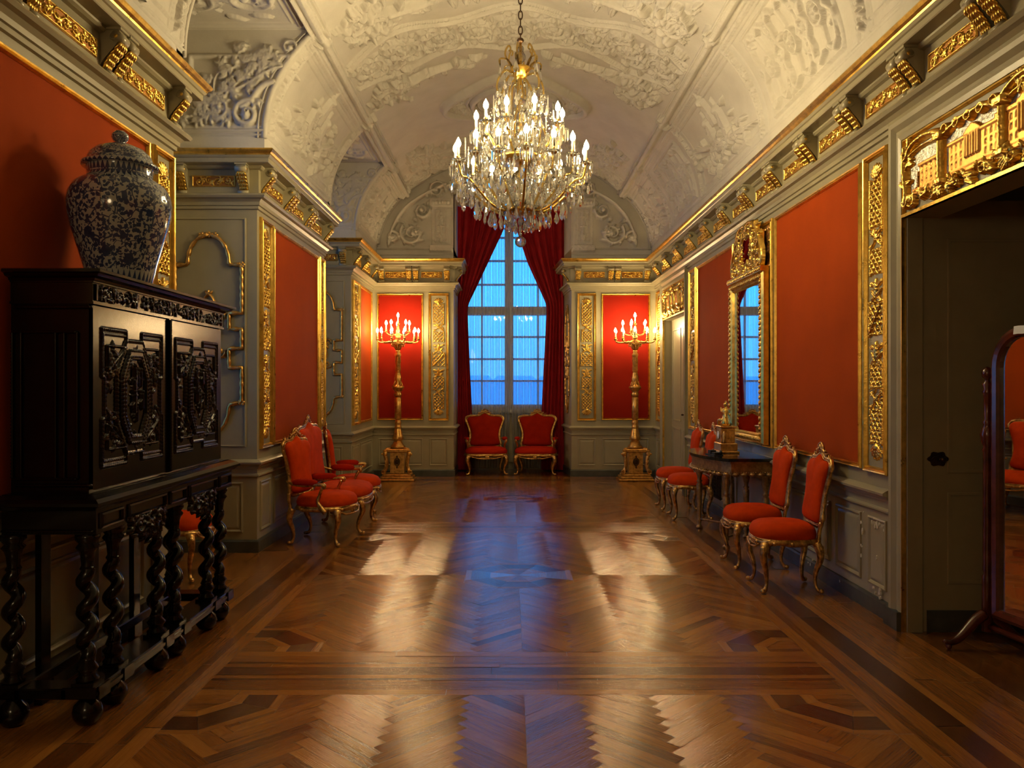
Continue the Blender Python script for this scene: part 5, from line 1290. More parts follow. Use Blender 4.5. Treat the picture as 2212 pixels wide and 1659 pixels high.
# clock and desk things on it
tc = empty('mantel_clock', (TX - .26, 8.38, TZ), -pi / 2, 'gilded figure clock standing on the console table', 'clock')
b = MB(); b.box(-.16, .16, -.10, .10, 0, .022, bev=.004); b.box(-.14, .14, -.085, .085, .022, .10, bev=.006); b.box(-.10, .10, -.07, .07, .10, .255, bev=.006); b.box(-.115, .115, -.08, .08, .255, .275, bev=.004)
for sx in (-1, 1): b.lathe([(.012, .10), (.016, .12), (.012, .14), (.016, .18), (.008, .21), (.004, .225)], (sx * .125, -.05, 0), 8)
b.build('case', 'oldgold', tc)
b = MB(); b.lathe([(.040, 0), (.042, .004), (.036, .007), (.0, .006)], (0, 0, 0), 20); b.v = [(x, -.072 - z, .178 + y) for x, y, z in b.v]; b.build('dial', 'candle', tc)
b = MB(); # draped seated figure leaning on a pillar
b.lathe([(.05, 0), (.06, .02), (.048, .05), (.04, .08), (.03, .12), (.042, .15), (.03, .175), (.014, .185), (.012, .20)], (.015, 0, .275), 12, flute=(5, .10)); b.ell((.012, -.004, .492), (.020, .022, .026), 10, 8)
b.tube([(.03, 0, .44), (-.03, -.03, .42), (-.07, -.03, .46)], [.014, .010, .007], 6); b.tube([(0, 0, .44), (.06, -.02, .40), (.085, -.02, .36)], [.014, .010, .007], 6)
b.tube([(.02, -.03, .33), (-.03, -.06, .33), (-.05, -.06, .28)], [.022, .018, .012], 7); b.lathe([(.022, 0), (.016, .01), (.016, .13), (.024, .14)], (-.07, 0, .275), 10)
b.ell((-.07, 0, .435), (.022, .022, .02), 8, 6); b.tube([(.03, .0, .50), (.02, .0, .525), (-.005, 0, .52)], .008, 6); b.build('figure', 'gold', tc)
b = MB(); b.box(-.10, .10, -.05, .05, 0, .008, bev=.002); b.box(-.08, -.02, -.03, .03, .008, .045, bev=.004); b.box(.0, .07, -.03, .03, .008, .03, bev=.003)
for sx in (-1, 1): b.lathe([(.012, .008), (.016, .03), (.010, .05)], (sx * .085, .03, 0), 8)
o = b.build('desk_tray', 'iron', None, (TX - .46, 8.05, TZ), (0, 0, -pi / 2 + .2)); tag(o, 'small black desk tray in front of the gilded clock', 'tray')

# ================================================================== WALL MIRROR
t = empty('wall_mirror', (XR - .035, 8.30, .99), -pi / 2, 'tall gilt framed mirror with carved crest above the console table', 'mirror')
MW, MH = 1.16, 1.66
b = MB(); b.sweep(rect(-MW / 2, MW / 2, 0, MH), [(0, 0), (0, .05), (.02, .07), (.05, .075), (.07, .05), (.085, .055), (.10, .03), (.10, 0)], IDM, closed=True)
P = [(-MW / 2 + .045, .045), (MW / 2 - .045, .045), (MW / 2 - .045, MH - .045), (-MW / 2 + .045, MH - .045)]
for i in range(4):
    a, c_ = P[i], P[(i + 1) % 4]; n = int(math.dist(a, c_) / .05)
    for k in range(n):
        q = k / n; x, z = a[0] + (c_[0] - a[0]) * q, a[1] + (c_[1] - a[1]) * q; b.ell((x, -.075, z), (.020, .012, .020), 7, 5); b.tube([(x + .018 * cos(.7 * j), -.078, z + .018 * sin(.7 * j)) for j in range(7)], .004, 4)
b.box(-MW / 2 - .01, MW / 2 + .01, -.085, 0, MH, MH + .05); 
for k in range(24): b.ell((-MW / 2 + MW * (k + .5) / 24, -.088, MH + .025), (.017, .012, .018), 6, 5)
b.build('gilt_frame', 'gold', t)
b = MB(); b.box(-MW / 2 + .09, MW / 2 - .09, -.030, -.02, .09, MH - .09); b.build('glass', 'mirror', t)
b = MB(); b.box(-.44, .44, -.03, 0, MH + .05, MH + .42); b.build('crest_ground', 'oldgold', t)
Rr = Relief(-.58, .58, 0, .66, .007); rn = random.Random(15)
for d in (-1, 1):
    Rr.spiral(d * .40, .10, .09, 0, 1.5, d, .022, .07); Rr.spiral(d * .34, .34, .08, 1, 1.5, -d, .02, .07); Rr.curve((d * .50, .04), (d * .60, .25), (d * .35, .35), (d * .30, .55), .026, .07); Rr.curve((d * .30, .50), (d * .2, .60), (d * .1, .60), (0, .56), .022, .07)
    Rr.curve((d * .18, .06), (d * .30, .2), (d * .12, .35), (d * .16, .48), .022, .06)
for k in range(260):
    x, z = rn.gauss(0, .25), rn.uniform(.02, .55)
    if abs(x) < .13 and .10 < z < .42: continue
    if abs(x) > .55 - z * .3: continue
    Rr.leaf(x, z, rn.random() * 6.3, rn.uniform(.05, .11), .022, .07)
for k in range(7): Rr.leaf(0, .50, pi / 2 + (k - 3) * .35, .12, .03, .08)
Rr.noise(.004); hf_mesh('crest', Rr, lambda U, V, W_: np.stack([U, -.62 * W_ - .025, .86 * V + MH + .05], -1), 'gold', t, thr=.004)
b = MB(); b.poly([(-.11, .12), (.11, .12), (.12, .32), (.05, .42), (-.05, .42), (-.12, .32)], .03, .05, lambda u, v, w: (u, -w, v + MH + .04)); b.build('crest_glass', 'mirror', t)

# ================================================================== RADIATOR GRILLE
b = MB(); b.sweep(rect(9.55, 10.06, .20, .52), [(0, 0), (0, .02), (.015, .02), (.02, 0)], mpR, closed=True)
for k in range(11): b.box(XR - .02, XR - .014, 9.57 + .047 * k, 9.575 + .047 * k + .006, .21, .51)
for k in range(8): b.box(XR - .02, XR - .014, 9.56, 10.05, .22 + .04 * k, .227 + .04 * k)
b.box(XR - .010, XR, 9.55, 10.06, .20, .52)
tag(b.build('wall_grille', 'iron'), 'black iron vent grille low on the wall behind the console table', 'grille')

# ================================================================== EBONY CABINET ON TWISTED LEGS
CXb, CF, CT = -2.31, -1.93, -1.86                        # back, body front, cornice front
t = empty('ebony_cabinet', (-2.1, 4.55, 0), 0, 'carved black ebony cabinet on twisted legs in left foreground', 'cabinet')
OX, OY = -2.1, 4.55
def cbuild(b, nm, mat='ebony', par=t):
    b.v = [(x - OX, y - OY, z) for x, y, z in b.v]; return b.build(nm, mat, par)
Y0, Y1 = 3.745, 5.43
b = MB(); b.box(CXb, CF - .02, Y0 + .005, Y1 - .005, 1.055, 1.95); b.box(CXb, CF, Y0, Y1, 1.93, 2.035)
for z in (1.93, 2.03): b.box(CXb, CF + .008, Y0 - .008, Y1 + .008, z, z + .012)
def ripple(b, p, q, r=.006, st=.016):
    n = max(2, int(math.dist(p, q) / st)); P = [tuple(p[i] + (q[i] - p[i]) * k / (2 * n) for i in range(3)) for k in range(2 * n + 1)]
    b.tube(P, [r * (1.25 if k % 2 else .75) for k in range(2 * n + 1)], 6)
for z in (1.915, 1.09): ripple(b, (CXb + .02, Y0 - .004, z), (CF, Y0 - .004, z), .008)
for x in (-2.30, -2.26, -2.10, -2.06, -2.0): ripple(b, (x, Y0 - .004, 1.12), (x, Y0 - .004, 1.80))
for z in (1.12, 1.80): ripple(b, (-2.30, Y0 - .004, z), (-2.0, Y0 - .004, z))
cbuild(b, 'body')
b = MB(); pr = [(0, 2.035), (.015, 2.038), (.02, 2.048), (.045, 2.055), (.055, 2.066), (.07, 2.07), (.07, 2.083), (.06, 2.087)]
b.sweep([(CXb, Y0), (CF, Y0), (CF, Y1), (CXb, Y1)], [(-o, z) for o, z in pr], mpPlan); b.box(CXb, CF + .06, Y0 - .06, Y1 + .06, 2.078, 2.087); cbuild(b, 'cornice')
# carved frieze
Rr = Relief(Y0 + .02, Y1 - .02, 1.948, 2.026, .004); rn = random.Random(2)
for k in range(5): Rr.rect(Y0 + .02 + k * .41, Y0 + .03 + k * .41, 1.948, 2.026, .008)
for k in range(170): Rr.leaf(rn.uniform(Y0 + .05, Y1 - .05), rn.uniform(1.96, 2.01), rn.random() * 6.3, rn.uniform(.03, .06), .010, .012)
for k in range(40): Rr.blob(rn.uniform(Y0 + .05, Y1 - .05), rn.uniform(1.96, 2.01), .012, .02, 0, .014)
hf_mesh('carved_frieze', Rr, lambda U, V, W_: np.stack([CF + .001 + W_ - OX, U - OY, V - 0], -1), 'ebony', t)
def door(ya, yb, nm):
    W_, z0, z1 = yb - ya, 1.065, 1.925; Rr = Relief(0, W_, 0, z1 - z0, .0034); Hh = z1 - z0; m = W_ / 2; rn = random.Random(int(ya * 10))
    Rr.H += .006
    def rip(P, r=.009, h=.016):
        Q = []
        for i in range(len(P) - 1):
            a, c = P[i], P[i + 1]; n = max(1, int(math.dist(a, c) / .005)); Q += [(a[0] + (c[0] - a[0]) * k / n, a[1] + (c[1] - a[1]) * k / n) for k in range(n)]
        Q.append(P[-1])
        for k in range(len(Q) - 1): Rr.tube(Q[k:k + 2], r * (1.1 if k % 4 < 2 else .8), h * (1 if k % 4 < 2 else .7))
    # stepped outer moulding
    def stepped(i, d):
        x0, x1, y0, y1 = i, W_ - i, i * 1.35, Hh - i * 1.35; a, e = .085, .10
        return [(x0, y0), (m - a, y0), (m - a, y0 + d), (m + a, y0 + d), (m + a, y0), (x1, y0), (x1, Hh / 2 - e), (x1 - d * .5, Hh / 2 - e), (x1 - d * .5, Hh / 2 + e), (x1, Hh / 2 + e), (x1, y1), (m + a, y1), (m + a, y1 - d), (m - a, y1 - d), (m - a, y1), (x0, y1), (x0, Hh / 2 + e), (x0 + d * .5, Hh / 2 + e), (x0 + d * .5, Hh / 2 - e), (x0, Hh / 2 - e), (x0, y0)]
    rip(stepped(.075, .05)); rip(stepped(.093, .05), .007, .012)
    # corner carvings
    for sx in (-1, 1):
        for sz in (-1, 1):
            for k in range(34):
                u, v = rn.random(), rn.random()
                if u + v > 1.15: continue
                Rr.leaf(m + sx * (m - .14 - u * .16), Hh / 2 + sz * (Hh / 2 - .20 - v * .20), rn.random() * 6.3, .05, .014, .020)
            Rr.tube([(m + sx * (m - .13), Hh / 2 + sz * (Hh / 2 - .18)), (m + sx * .09, Hh / 2 + sz * (Hh / 2 - .18)), (m + sx * (m - .13), Hh / 2 + sz * .13), (m + sx * (m - .13), Hh / 2 + sz * (Hh / 2 - .18))], .005, .018)
    for sz in (-1, 1):
        for k in range(12): Rr.leaf(m + rn.uniform(-.03, .03), Hh / 2 + sz * (Hh / 2 - .20) + rn.uniform(-.02, .02), rn.random() * 6.3, .04, .012, .020)
    # raised octagon
    def octg(a, b_): return [(m + sx * x, Hh / 2 + z) for sx, x, z in ((1, a, b_ * .45), (1, a * .45, b_), (-1, a * .45, b_), (-1, a, b_ * .45), (-1, a, -b_ * .45), (-1, a * .45, -b_), (1, a * .45, -b_), (1, a, -b_ * .45), (1, a, b_ * .45))]
    U_, V_ = np.meshgrid(Rr.xs - m, Rr.ys - Hh / 2); U_, V_ = np.abs(U_), np.abs(V_)
    def inoct(a, b_): return (U_ <= a) & (V_ <= b_) & (U_ / a + V_ / b_ <= 1.45)
    Rr.H = np.where(inoct(.185, .28), np.maximum(Rr.H, .014), Rr.H); Rr.H = np.where(inoct(.15, .235), .024, Rr.H); Rr.H = np.where(inoct(.112, .19), .012, Rr.H)
    rip(octg(.19, .285), .007, .020); rip(octg(.15, .235), .006, .030); rip(octg(.125, .205), .005, .030)
    # scene in the middle : figures, tree, arch
    for k in range(9):
        x, z = m + rn.uniform(-.07, .07), Hh / 2 + rn.uniform(-.13, .08)
        Rr.tube([(x, z), (x + rn.uniform(-.01, .01), z + .07)], .013, .030); Rr.blob(x, z + .085, .012, .014, 0, .033); Rr.tube([(x, z + .05), (x + rn.choice((-1, 1)) * .03, z + .03)], .006, .028)
    for k in range(50): Rr.leaf(m + rn.gauss(0, .05), Hh / 2 + rn.gauss(0, .09), rn.random() * 6.3, .035, .010, .024)
    pass
    o = hf_mesh('door', Rr, lambda U, V, Wd: np.stack([CF - .012 + Wd - OX, ya + U - OY, z0 + V], -1), 'ebony', t)
    return o
door(3.76, 4.575, 'near'); door(4.605, 5.42, 'far')
b = MB(); ripple(b, (CF + .008, 4.59, 1.065), (CF + .008, 4.59, 1.925), .007); b.box(CF - .02, CF + .004, 4.58, 4.60, 1.06, 1.93); cbuild(b, 'centre_strip')
# stand
b = MB(); b.box(CXb, -1.88, 3.68, 5.47, .875, .985); pr = [(0, .985), (.02, .99), (.035, 1.005), (.05, 1.01), (.05, 1.025), (.03, 1.04), (.0, 1.055)]
b.sweep([(CXb, 3.66), (-1.885, 3.66), (-1.885, 5.46), (CXb, 5.46)], [(-o, z) for o, z in pr], mpPlan); b.box(CXb, -1.9, 3.68, 5.46, 1.0, 1.056)
mkS = lambda u, v, w: (-1.88 + w, u, v)
for a, c in ((3.71, 3.93), (3.98, 4.42), (4.47, 4.69), (4.74, 5.18), (5.23, 5.44)): b.sweep(rect(a, c, .895, .970), [(0, 0), (.003, .010), (.012, .012), (.018, 0)], mkS, closed=True)
ripple(b, (CXb, 3.676, .89), (-1.89, 3.676, .89), .007); cbuild(b, 'apron')
for yc in (4.20, 4.95):
    Rr = Relief(-.24, .24, -.14, .03, .005); rn = random.Random(5)
    for k in range(110):
        u = rn.uniform(-.2, .2); lim = -.125 * cos(u / .22 * pi / 2)
        Rr.leaf(u, rn.uniform(lim, .02), rn.random() * 6.3, .05, .015, .024)
    Rr.flower(0, -.05, .05, 7, .034)
    for d in (-1, 1): Rr.spiral(d * .11, -.02, .045, 0, 1.4, d, .012, .03)
    hf_mesh('carved_pendant', Rr, lambda U, V, Wd: np.stack([-1.885 + Wd - OX, yc + U - OY, .875 + V], -1), 'ebony', t, thr=.003)
def twist_leg(x, y, top=.875, zb=.20):
    b = MB()
    b.lathe([(.02, 0), (.045, .008), (.062, .035), (.066, .06), (.058, .09), (.034, .115), (.028, .13)], (x, y, 0), 18)
    b.box(x - .05, x + .05, y - .05, y + .05, .185, .20)
    b.lathe([(.046, .20), (.050, .21), (.036, .225), (.040, .245), (.050, .262), (.030, .285), (.036, .295), (.028, .31)], (x, y, 0), 16)
    n = 44; z0, z1 = .30, top - .16; pts = []; rr = []
    turns = 3.0
    for k in range(n + 1):
        q = k / n; a = 2 * pi * turns * q; e = .020 * min(1, q * 8, (1 - q) * 8); pts.append((x + e * cos(a), y + e * sin(a), z0 + (z1 - z0) * q)); rr.append(.031)
    b.tube(pts, rr, 12)
    b.lathe([(.026, top - .17), (.034, top - .16), (.026, top - .145), (.030, top - .10), (.036, top - .08), (.050, top - .06), (.036, top - .045), (.052, top - .025), (.052, top)], (x, y, 0), 16, flute=(8, .06))
    return b
for y in (3.72, 3.96, 4.44, 4.68, 5.17, 5.40): cbuild(twist_leg(-1.94, y), 'twisted_leg')
for y in (3.70, 5.40): cbuild(twist_leg(-2.268, y), 'twisted_leg')
for y in (3.98, 4.45, 4.95):
    b = MB(); b.box(-2.31, -2.28, y - .04, y + .04, .185, .875); b.box(-2.31, -2.27, y - .05, y + .05, 0, .13); cbuild(b, 'rear_post')
b = MB(); b.box(-2.03, -1.87, 3.66, 5.46, .13, .185, bev=.006); b.box(-2.31, -2.22, 3.66, 5.46, .13, .185, bev=.006); b.box(-2.24, -2.01, 3.66, 3.78, .13, .18, bev=.006); b.box(-2.24, -2.01, 5.34, 5.46, .13, .18, bev=.006)
for y in (3.72, 3.96, 4.44, 4.68, 5.17, 5.40): b.box(-1.872, -1.860, y - .05, y + .05, .128, .187)
b.box(-1.872, -1.864, 3.66, 5.46, .15, .165); cbuild(b, 'stretcher')

# ================================================================== JAR
vx, vy = -2.06, 4.28; t = empty('lidded_jar', (vx, vy, 2.087), 0, 'large blue and white porcelain lidded jar on the black cabinet', 'jar')
def spun(prof, name, n=56):
    b = MB(); b.lathe(prof, (0, 0, 0), n); o = b.build(name, 'porcelain', t)
    me = o.data; uv = me.uv_layers.new(name='UVMap'); zs = [p[1] for p in prof]; z0, z1 = min(zs), max(zs)
    for poly in me.polygons:
        a = [atan2(me.vertices[me.loops[li].vertex_index].co.y, me.vertices[me.loops[li].vertex_index].co.x) for li in poly.loop_indices]
        mxa = max(a)
        for li, an in zip(poly.loop_indices, a):
            if mxa - an > pi: an += 2 * pi
            uv.data[li].uv = (an / (2 * pi) * 2.4, (me.vertices[me.loops[li].vertex_index].co.z - z0) / (z1 - z0))
    return o
spun([(.155, 0), (.160, .01), (.165, .03), (.180, .10), (.205, .19), (.235, .29), (.252, .37), (.255, .42), (.248, .47), (.225, .515), (.185, .545), (.165, .555), (.160, .565), (.162, .60), (.163, .62)], 'jar_body')
spun([(.185, .612), (.188, .62), (.186, .630), (.165, .640), (.160, .655), (.150, .68), (.12, .71), (.07, .732), (.03, .74), (.022, .748), (.034, .758), (.042, .775), (.040, .792), (.024, .808), (.008, .813)], 'lid')

# ================================================================== CHEVAL MIRROR
t = empty('cheval_mirror', (2.88, 4.42, 0), -pi / 2 + .136, 'mahogany standing mirror at right edge of the near doorway', 'mirror')
# local x along the glass, -y faces the room's left side after rotation (world +y*..)
def cb_(b, nm, mat='mahogany'): return b.build(nm, mat, t)
HW = .33
b = MB(); z0, z1 = .20, 1.88; prf = [(0, -.02), (0, .02), (.02, .03), (.045, .025), (.055, .01), (.055, -.02)]
path = [(-HW, z0), (HW, z0), (HW, z1 - .22)] + [(HW - .22 + .22 * cos(k / 8 * pi / 2), z1 - .22 + .22 * sin(k / 8 * pi / 2)) for k in range(1, 9)] + [(-HW + .22 - .22 * sin(k / 8 * pi / 2), z1 - .22 + .22 * cos(k / 8 * pi / 2)) for k in range(9)]
b.sweep(path, prf, IDM, closed=True); b.poly(path, -.022, -.015, IDM); cb_(b, 'frame')
b = MB(); b.poly([(x * .9, z0 + (z - z0) * .96 + .03) for x, z in path], -.012, -.004, IDM); cb_(b, 'glass', 'mirror')
PO = [(.030, .10), (.030, .42), (.022, .44), (.026, .46), (.024, 1.16), (.030, 1.17), (.022, 1.19), (.034, 1.22), (.040, 1.26), (.030, 1.30), (.020, 1.32), (.028, 1.335), (.018, 1.35), (.022, 1.50), (.030, 1.515), (.020, 1.53), (.028, 1.56), (.016, 1.575), (.012, 1.59), (.028, 1.605), (.032, 1.63), (.022, 1.655), (.006, 1.665)]
for sx in (-1, 1):
    b = MB(); x = sx * (HW + .055); b.lathe(PO, (x, 0, 0), 16); cb_(b, 'post')
    for sy in (-1, 1):
        b = MB(); b.tube([(x, sy * .02, .20), (x, sy * .08, .16), (x, sy * .17, .075), (x, sy * .23, .045), (x, sy * .28, .05)], [.034, .032, .026, .022, .012], 8)
        b.ell((x, sy * .25, .020), (.018, .018, .020), 8, 6); cb_(b, 'foot')
b = MB(); b.tube([(-HW - .05, 0, .13), (HW + .05, 0, .13)], .018, 8); cb_(b, 'stretcher')
b = MB(); n = 9
P = [(-.12 + .30 * k / n, z1 + .004 + .002 * (k % 2), -.05 + 0 * k) for k in range(n + 1)]
for k in range(n): b.add([(P[k][0], -.045, P[k][1]), (P[k + 1][0], -.045, P[k + 1][1]), (P[k + 1][0], .05, P[k + 1][1] + .006), (P[k][0], .05, P[k][1] + .006)], [(0, 1, 2, 3)])
for k in range(n): b.add([(P[k][0], -.046, P[k][1]), (P[k + 1][0], -.046, P[k + 1][1]), (P[k + 1][0], -.050, P[k + 1][1] - .045), (P[k][0], -.050, P[k][1] - .045)], [(0, 1, 2, 3)])
o = b.build('paper_sheet', 'paper', None, (2.88, 4.42, 0), (0, 0, -pi / 2 + .136)); tag(o, 'white paper sheet lying over the top of the standing mahogany mirror', 'paper')

# ================================================================== END WINDOW, CURTAINS
wn = empty('window_1', (0, 0, 0)); struct(wn)
wc = .0; fy = YW - .10; W0, W1, Zb, Zt = OL, OR2, 1.12, 4.86
b = MB()
for x in (W0, W1 - .07): b.box(x, x + .07, fy, fy + .08, Zb, Zt)
b.box(-.10, .06, fy - .02, fy + .08, Zb, Zt); b.box(W0, W1, fy - .03, fy + .08, 2.86, 3.02); b.box(W0, W1, fy, fy + .08, Zb, Zb + .09); b.box(W0, W1, fy, fy + .08, Zt - .08, Zt)
for x in (-.54, .50): b.box(x, x + .035, fy + .02, fy + .06, Zb, Zt)
for z in (1.645, 2.05, 2.46, 3.43, 3.87, 4.30): b.box(W0, W1, fy + .02, fy + .06, z - .018, z + .018)
b.build('window_frame', 'winpaint', wn)
b = MB(); b.box(W0 + .02, W1 - .02, fy + .045, fy + .050, Zb + .02, Zt - .02); b.build('pane', 'pane', wn)
b = MB(); b.box(OL, OR_, YW - .14, YW, 1.05, Zb, bev=.01); b.build('window_sill', 'winpaint', wn)
b = MB()
for k in range(9): b.box(-.78 + .19 * k, -.65 + .19 * k, YW - .10, YW - .02, .14, .98, bev=.01)
tag(b.build('radiator', 'dark'), 'ribbed radiator under the window behind the sheer curtain', 'radiator')
def curtain(name, label, x_out, inner, mat, yc, z0, z1, folds, depth, nz=90, nx=150, cat='curtain', seed=1):
    rn = random.Random(seed); ph = [rn.uniform(0, 6) for _ in range(4)]; vs = []; fs = []
    for j in range(nz + 1):
        z = z0 + (z1 - z0) * j / nz; xi = inner(z)
        for i in range(nx + 1):
            u = i / nx; x = x_out + (xi - x_out) * u; w = abs(xi - x_out)
            d = depth * (.45 + .55 * min(1, w / .5)); 
            y = yc - d * (sin(u * folds * 2 * pi + ph[0] + .4 * sin(z * 1.3 + ph[1])) + .35 * sin(u * folds * 4.6 * pi + ph[2]) + .25 * sin(u * 3 * pi + ph[3]))
            if mat == 'curtain': y -= .05 * math.exp(-((z - 3.08) / .25) ** 2) * (u) * 0 + .0
            vs.append((x, y, z))
    for j in range(nz):
        for i in range(nx): a = j * (nx + 1) + i; fs.append((a, a + 1, a + nx + 2, a + nx + 1))
    b = MB(); b.add(vs, fs, 0, True); o = b.build(name, mat); return tag(o, label, cat)
def lerp(T, z):
    for (za, xa), (zb, xb) in zip(T, T[1:]):
        if z <= zb: t = max(0, (z - za) / (zb - za)); return xa + (xb - xa) * t
    return T[-1][1]
def smooth_inner(T):
    zs = [p[0] for p in T]; return lambda z: sum(lerp(T, z + d) for d in (-.06, -.03, 0, .03, .06)) / 5
il = smooth_inner([(0, -.69), (1.0, -.69), (2.0, -.74), (2.9, -.775), (3.05, -.76), (3.25, -.66), (3.8, -.40), (4.37, -.13), (4.85, .04)])
ir = smooth_inner([(0, .57), (1.0, .57), (2.0, .62), (2.9, .665), (3.05, .66), (3.25, .57), (3.8, .32), (4.37, .13), (4.85, .04)])
curtain('red_curtain', 'crimson curtain tied back on left side of the end window', OL + .012, il, 'curtain', 14.80, .02, 4.83, 6, .030, seed=3)
curtain('red_curtain', 'crimson curtain tied back on right side of the end window', OR2 + .02, ir, 'curtain', 14.80, .02, 4.83, 6, .030, seed=6)
curtain('sheer_curtain', 'white sheer curtain, left half hanging before the blue window', -.90, lambda z: -.005 if z > 1 else -.005 - .03 * (1 - z), 'sheer', 14.92, .04, 4.82, 13, .026, 40, 260, seed=8)
curtain('sheer_curtain', 'white sheer curtain, right half hanging before the blue window', .95, lambda z: .02 if z > 1 else .02 + .03 * (1 - z), 'sheer', 14.92, .04, 4.82, 13, .026, 40, 260, seed=9)
# ------------------------------------------------------------------ niche windows
for k, (a, c) in enumerate((N1, N2)):
    wn = empty('window_%d' % (k + 2), (0, 0, 0)); struct(wn); m0, m1 = a + .28, c - .28; b = MB()
    for y in (m0, m1 - .06, (m0 + m1) / 2 - .04): b.box(XN - .16, XN - .09, y, y + (.08 if y not in (m0, m1 - .06) else .06), 1.0, 4.35)
    for z in (1.0, 2.85, 4.28): b.box(XN - .16, XN - .09, m0, m1, z, z + .08)
    for z in (1.5, 1.95, 2.4, 3.35, 3.8): b.box(XN - .14, XN - .11, m0, m1, z - .015, z + .015)
    b.build('window_frame', 'winpaint', wn)
    b = MB(); b.box(XN - .128, XN - .122, m0, m1, 1.0, 4.35); b.build('pane', 'pane', wn)
    b = MB(); b.box(XN - .16, XN + .05, m0 - .03, m1 + .03, .97, 1.0); b.build('window_sill', 'winpaint', wn)
# ------------------------------------------------------------------ town outside
b = MB(); rn = random.Random(12)
x = -60
while x < 60:
    w = rn.uniform(5, 11); h = rn.uniform(1.9, 2.3); b.box(x, x + w, 95, 105, -14, h)
    b.add([(x, 95, h), (x + w, 95, h), (x + w, 105, h), (x, 105, h), (x + w * .1, 100, h + .6), (x + w * .9, 100, h + .6)], [(0, 1, 5, 4), (1, 2, 5), (2, 3, 4, 5), (3, 0, 4)]); x += w
struct(b.build('trim_10', 'townhaze')).name = 'trim_skyline'
b = MB(); b.box(-200, 200, YW + 3, 200, -14.2, -14); b.box(-200, XN - 4, -60, 200, -14.2, -14); struct(b.build('ground', 'townhaze'))

# ================================================================== CANDELABRA
def bulb_parts():
    b = MB(); b.lathe([(.012, 0), (.021, .018), (.021, .032), (.015, .052), (.006, .066), (.001, .078)], (0, 0, 0), 7); return b
bm = bulb_parts().build('bulb', 'bulb'); BULB = bm.data; bpy.data.objects.remove(bm)
bm = bulb_parts().build('bulb', 'bulb2'); BULB2 = bm.data; bpy.data.objects.remove(bm)
b = MB(); b.lathe([(.011, 0), (.011, .085), (.012, .088)], (0, 0, 0), 10); b_ = b.build('candle', 'candle'); CAND = b_.data; bpy.data.objects.remove(b_)
b = MB(); b.lathe([(.008, -.04), (.018, -.035), (.026, -.028), (.030, -.022), (.012, -.02), (.013, 0), (.015, .004), (.015, .018)], (0, 0, 0), 12); b_ = b.build('candle_cup', 'oldgold'); CUP = b_.data; bpy.data.objects.remove(b_)
def inst(nm, me, par, loc, rz=0, sc_=None):
    o = bpy.data.objects.new(nm, me); COL.objects.link(o); o.parent = par; o.location = loc; o.rotation_euler = (0, 0, rz)
    if sc_: o.scale = sc_
    return o
def candle(par, x, y, z, bulb=None, cup=True):
    c = inst('candle', CAND, par, (x, y, z))
    inst('bulb', bulb or BULB2, c, (0, 0, .088))
    if cup: inst('candle_cup', CUP, c, (0, 0, 0))
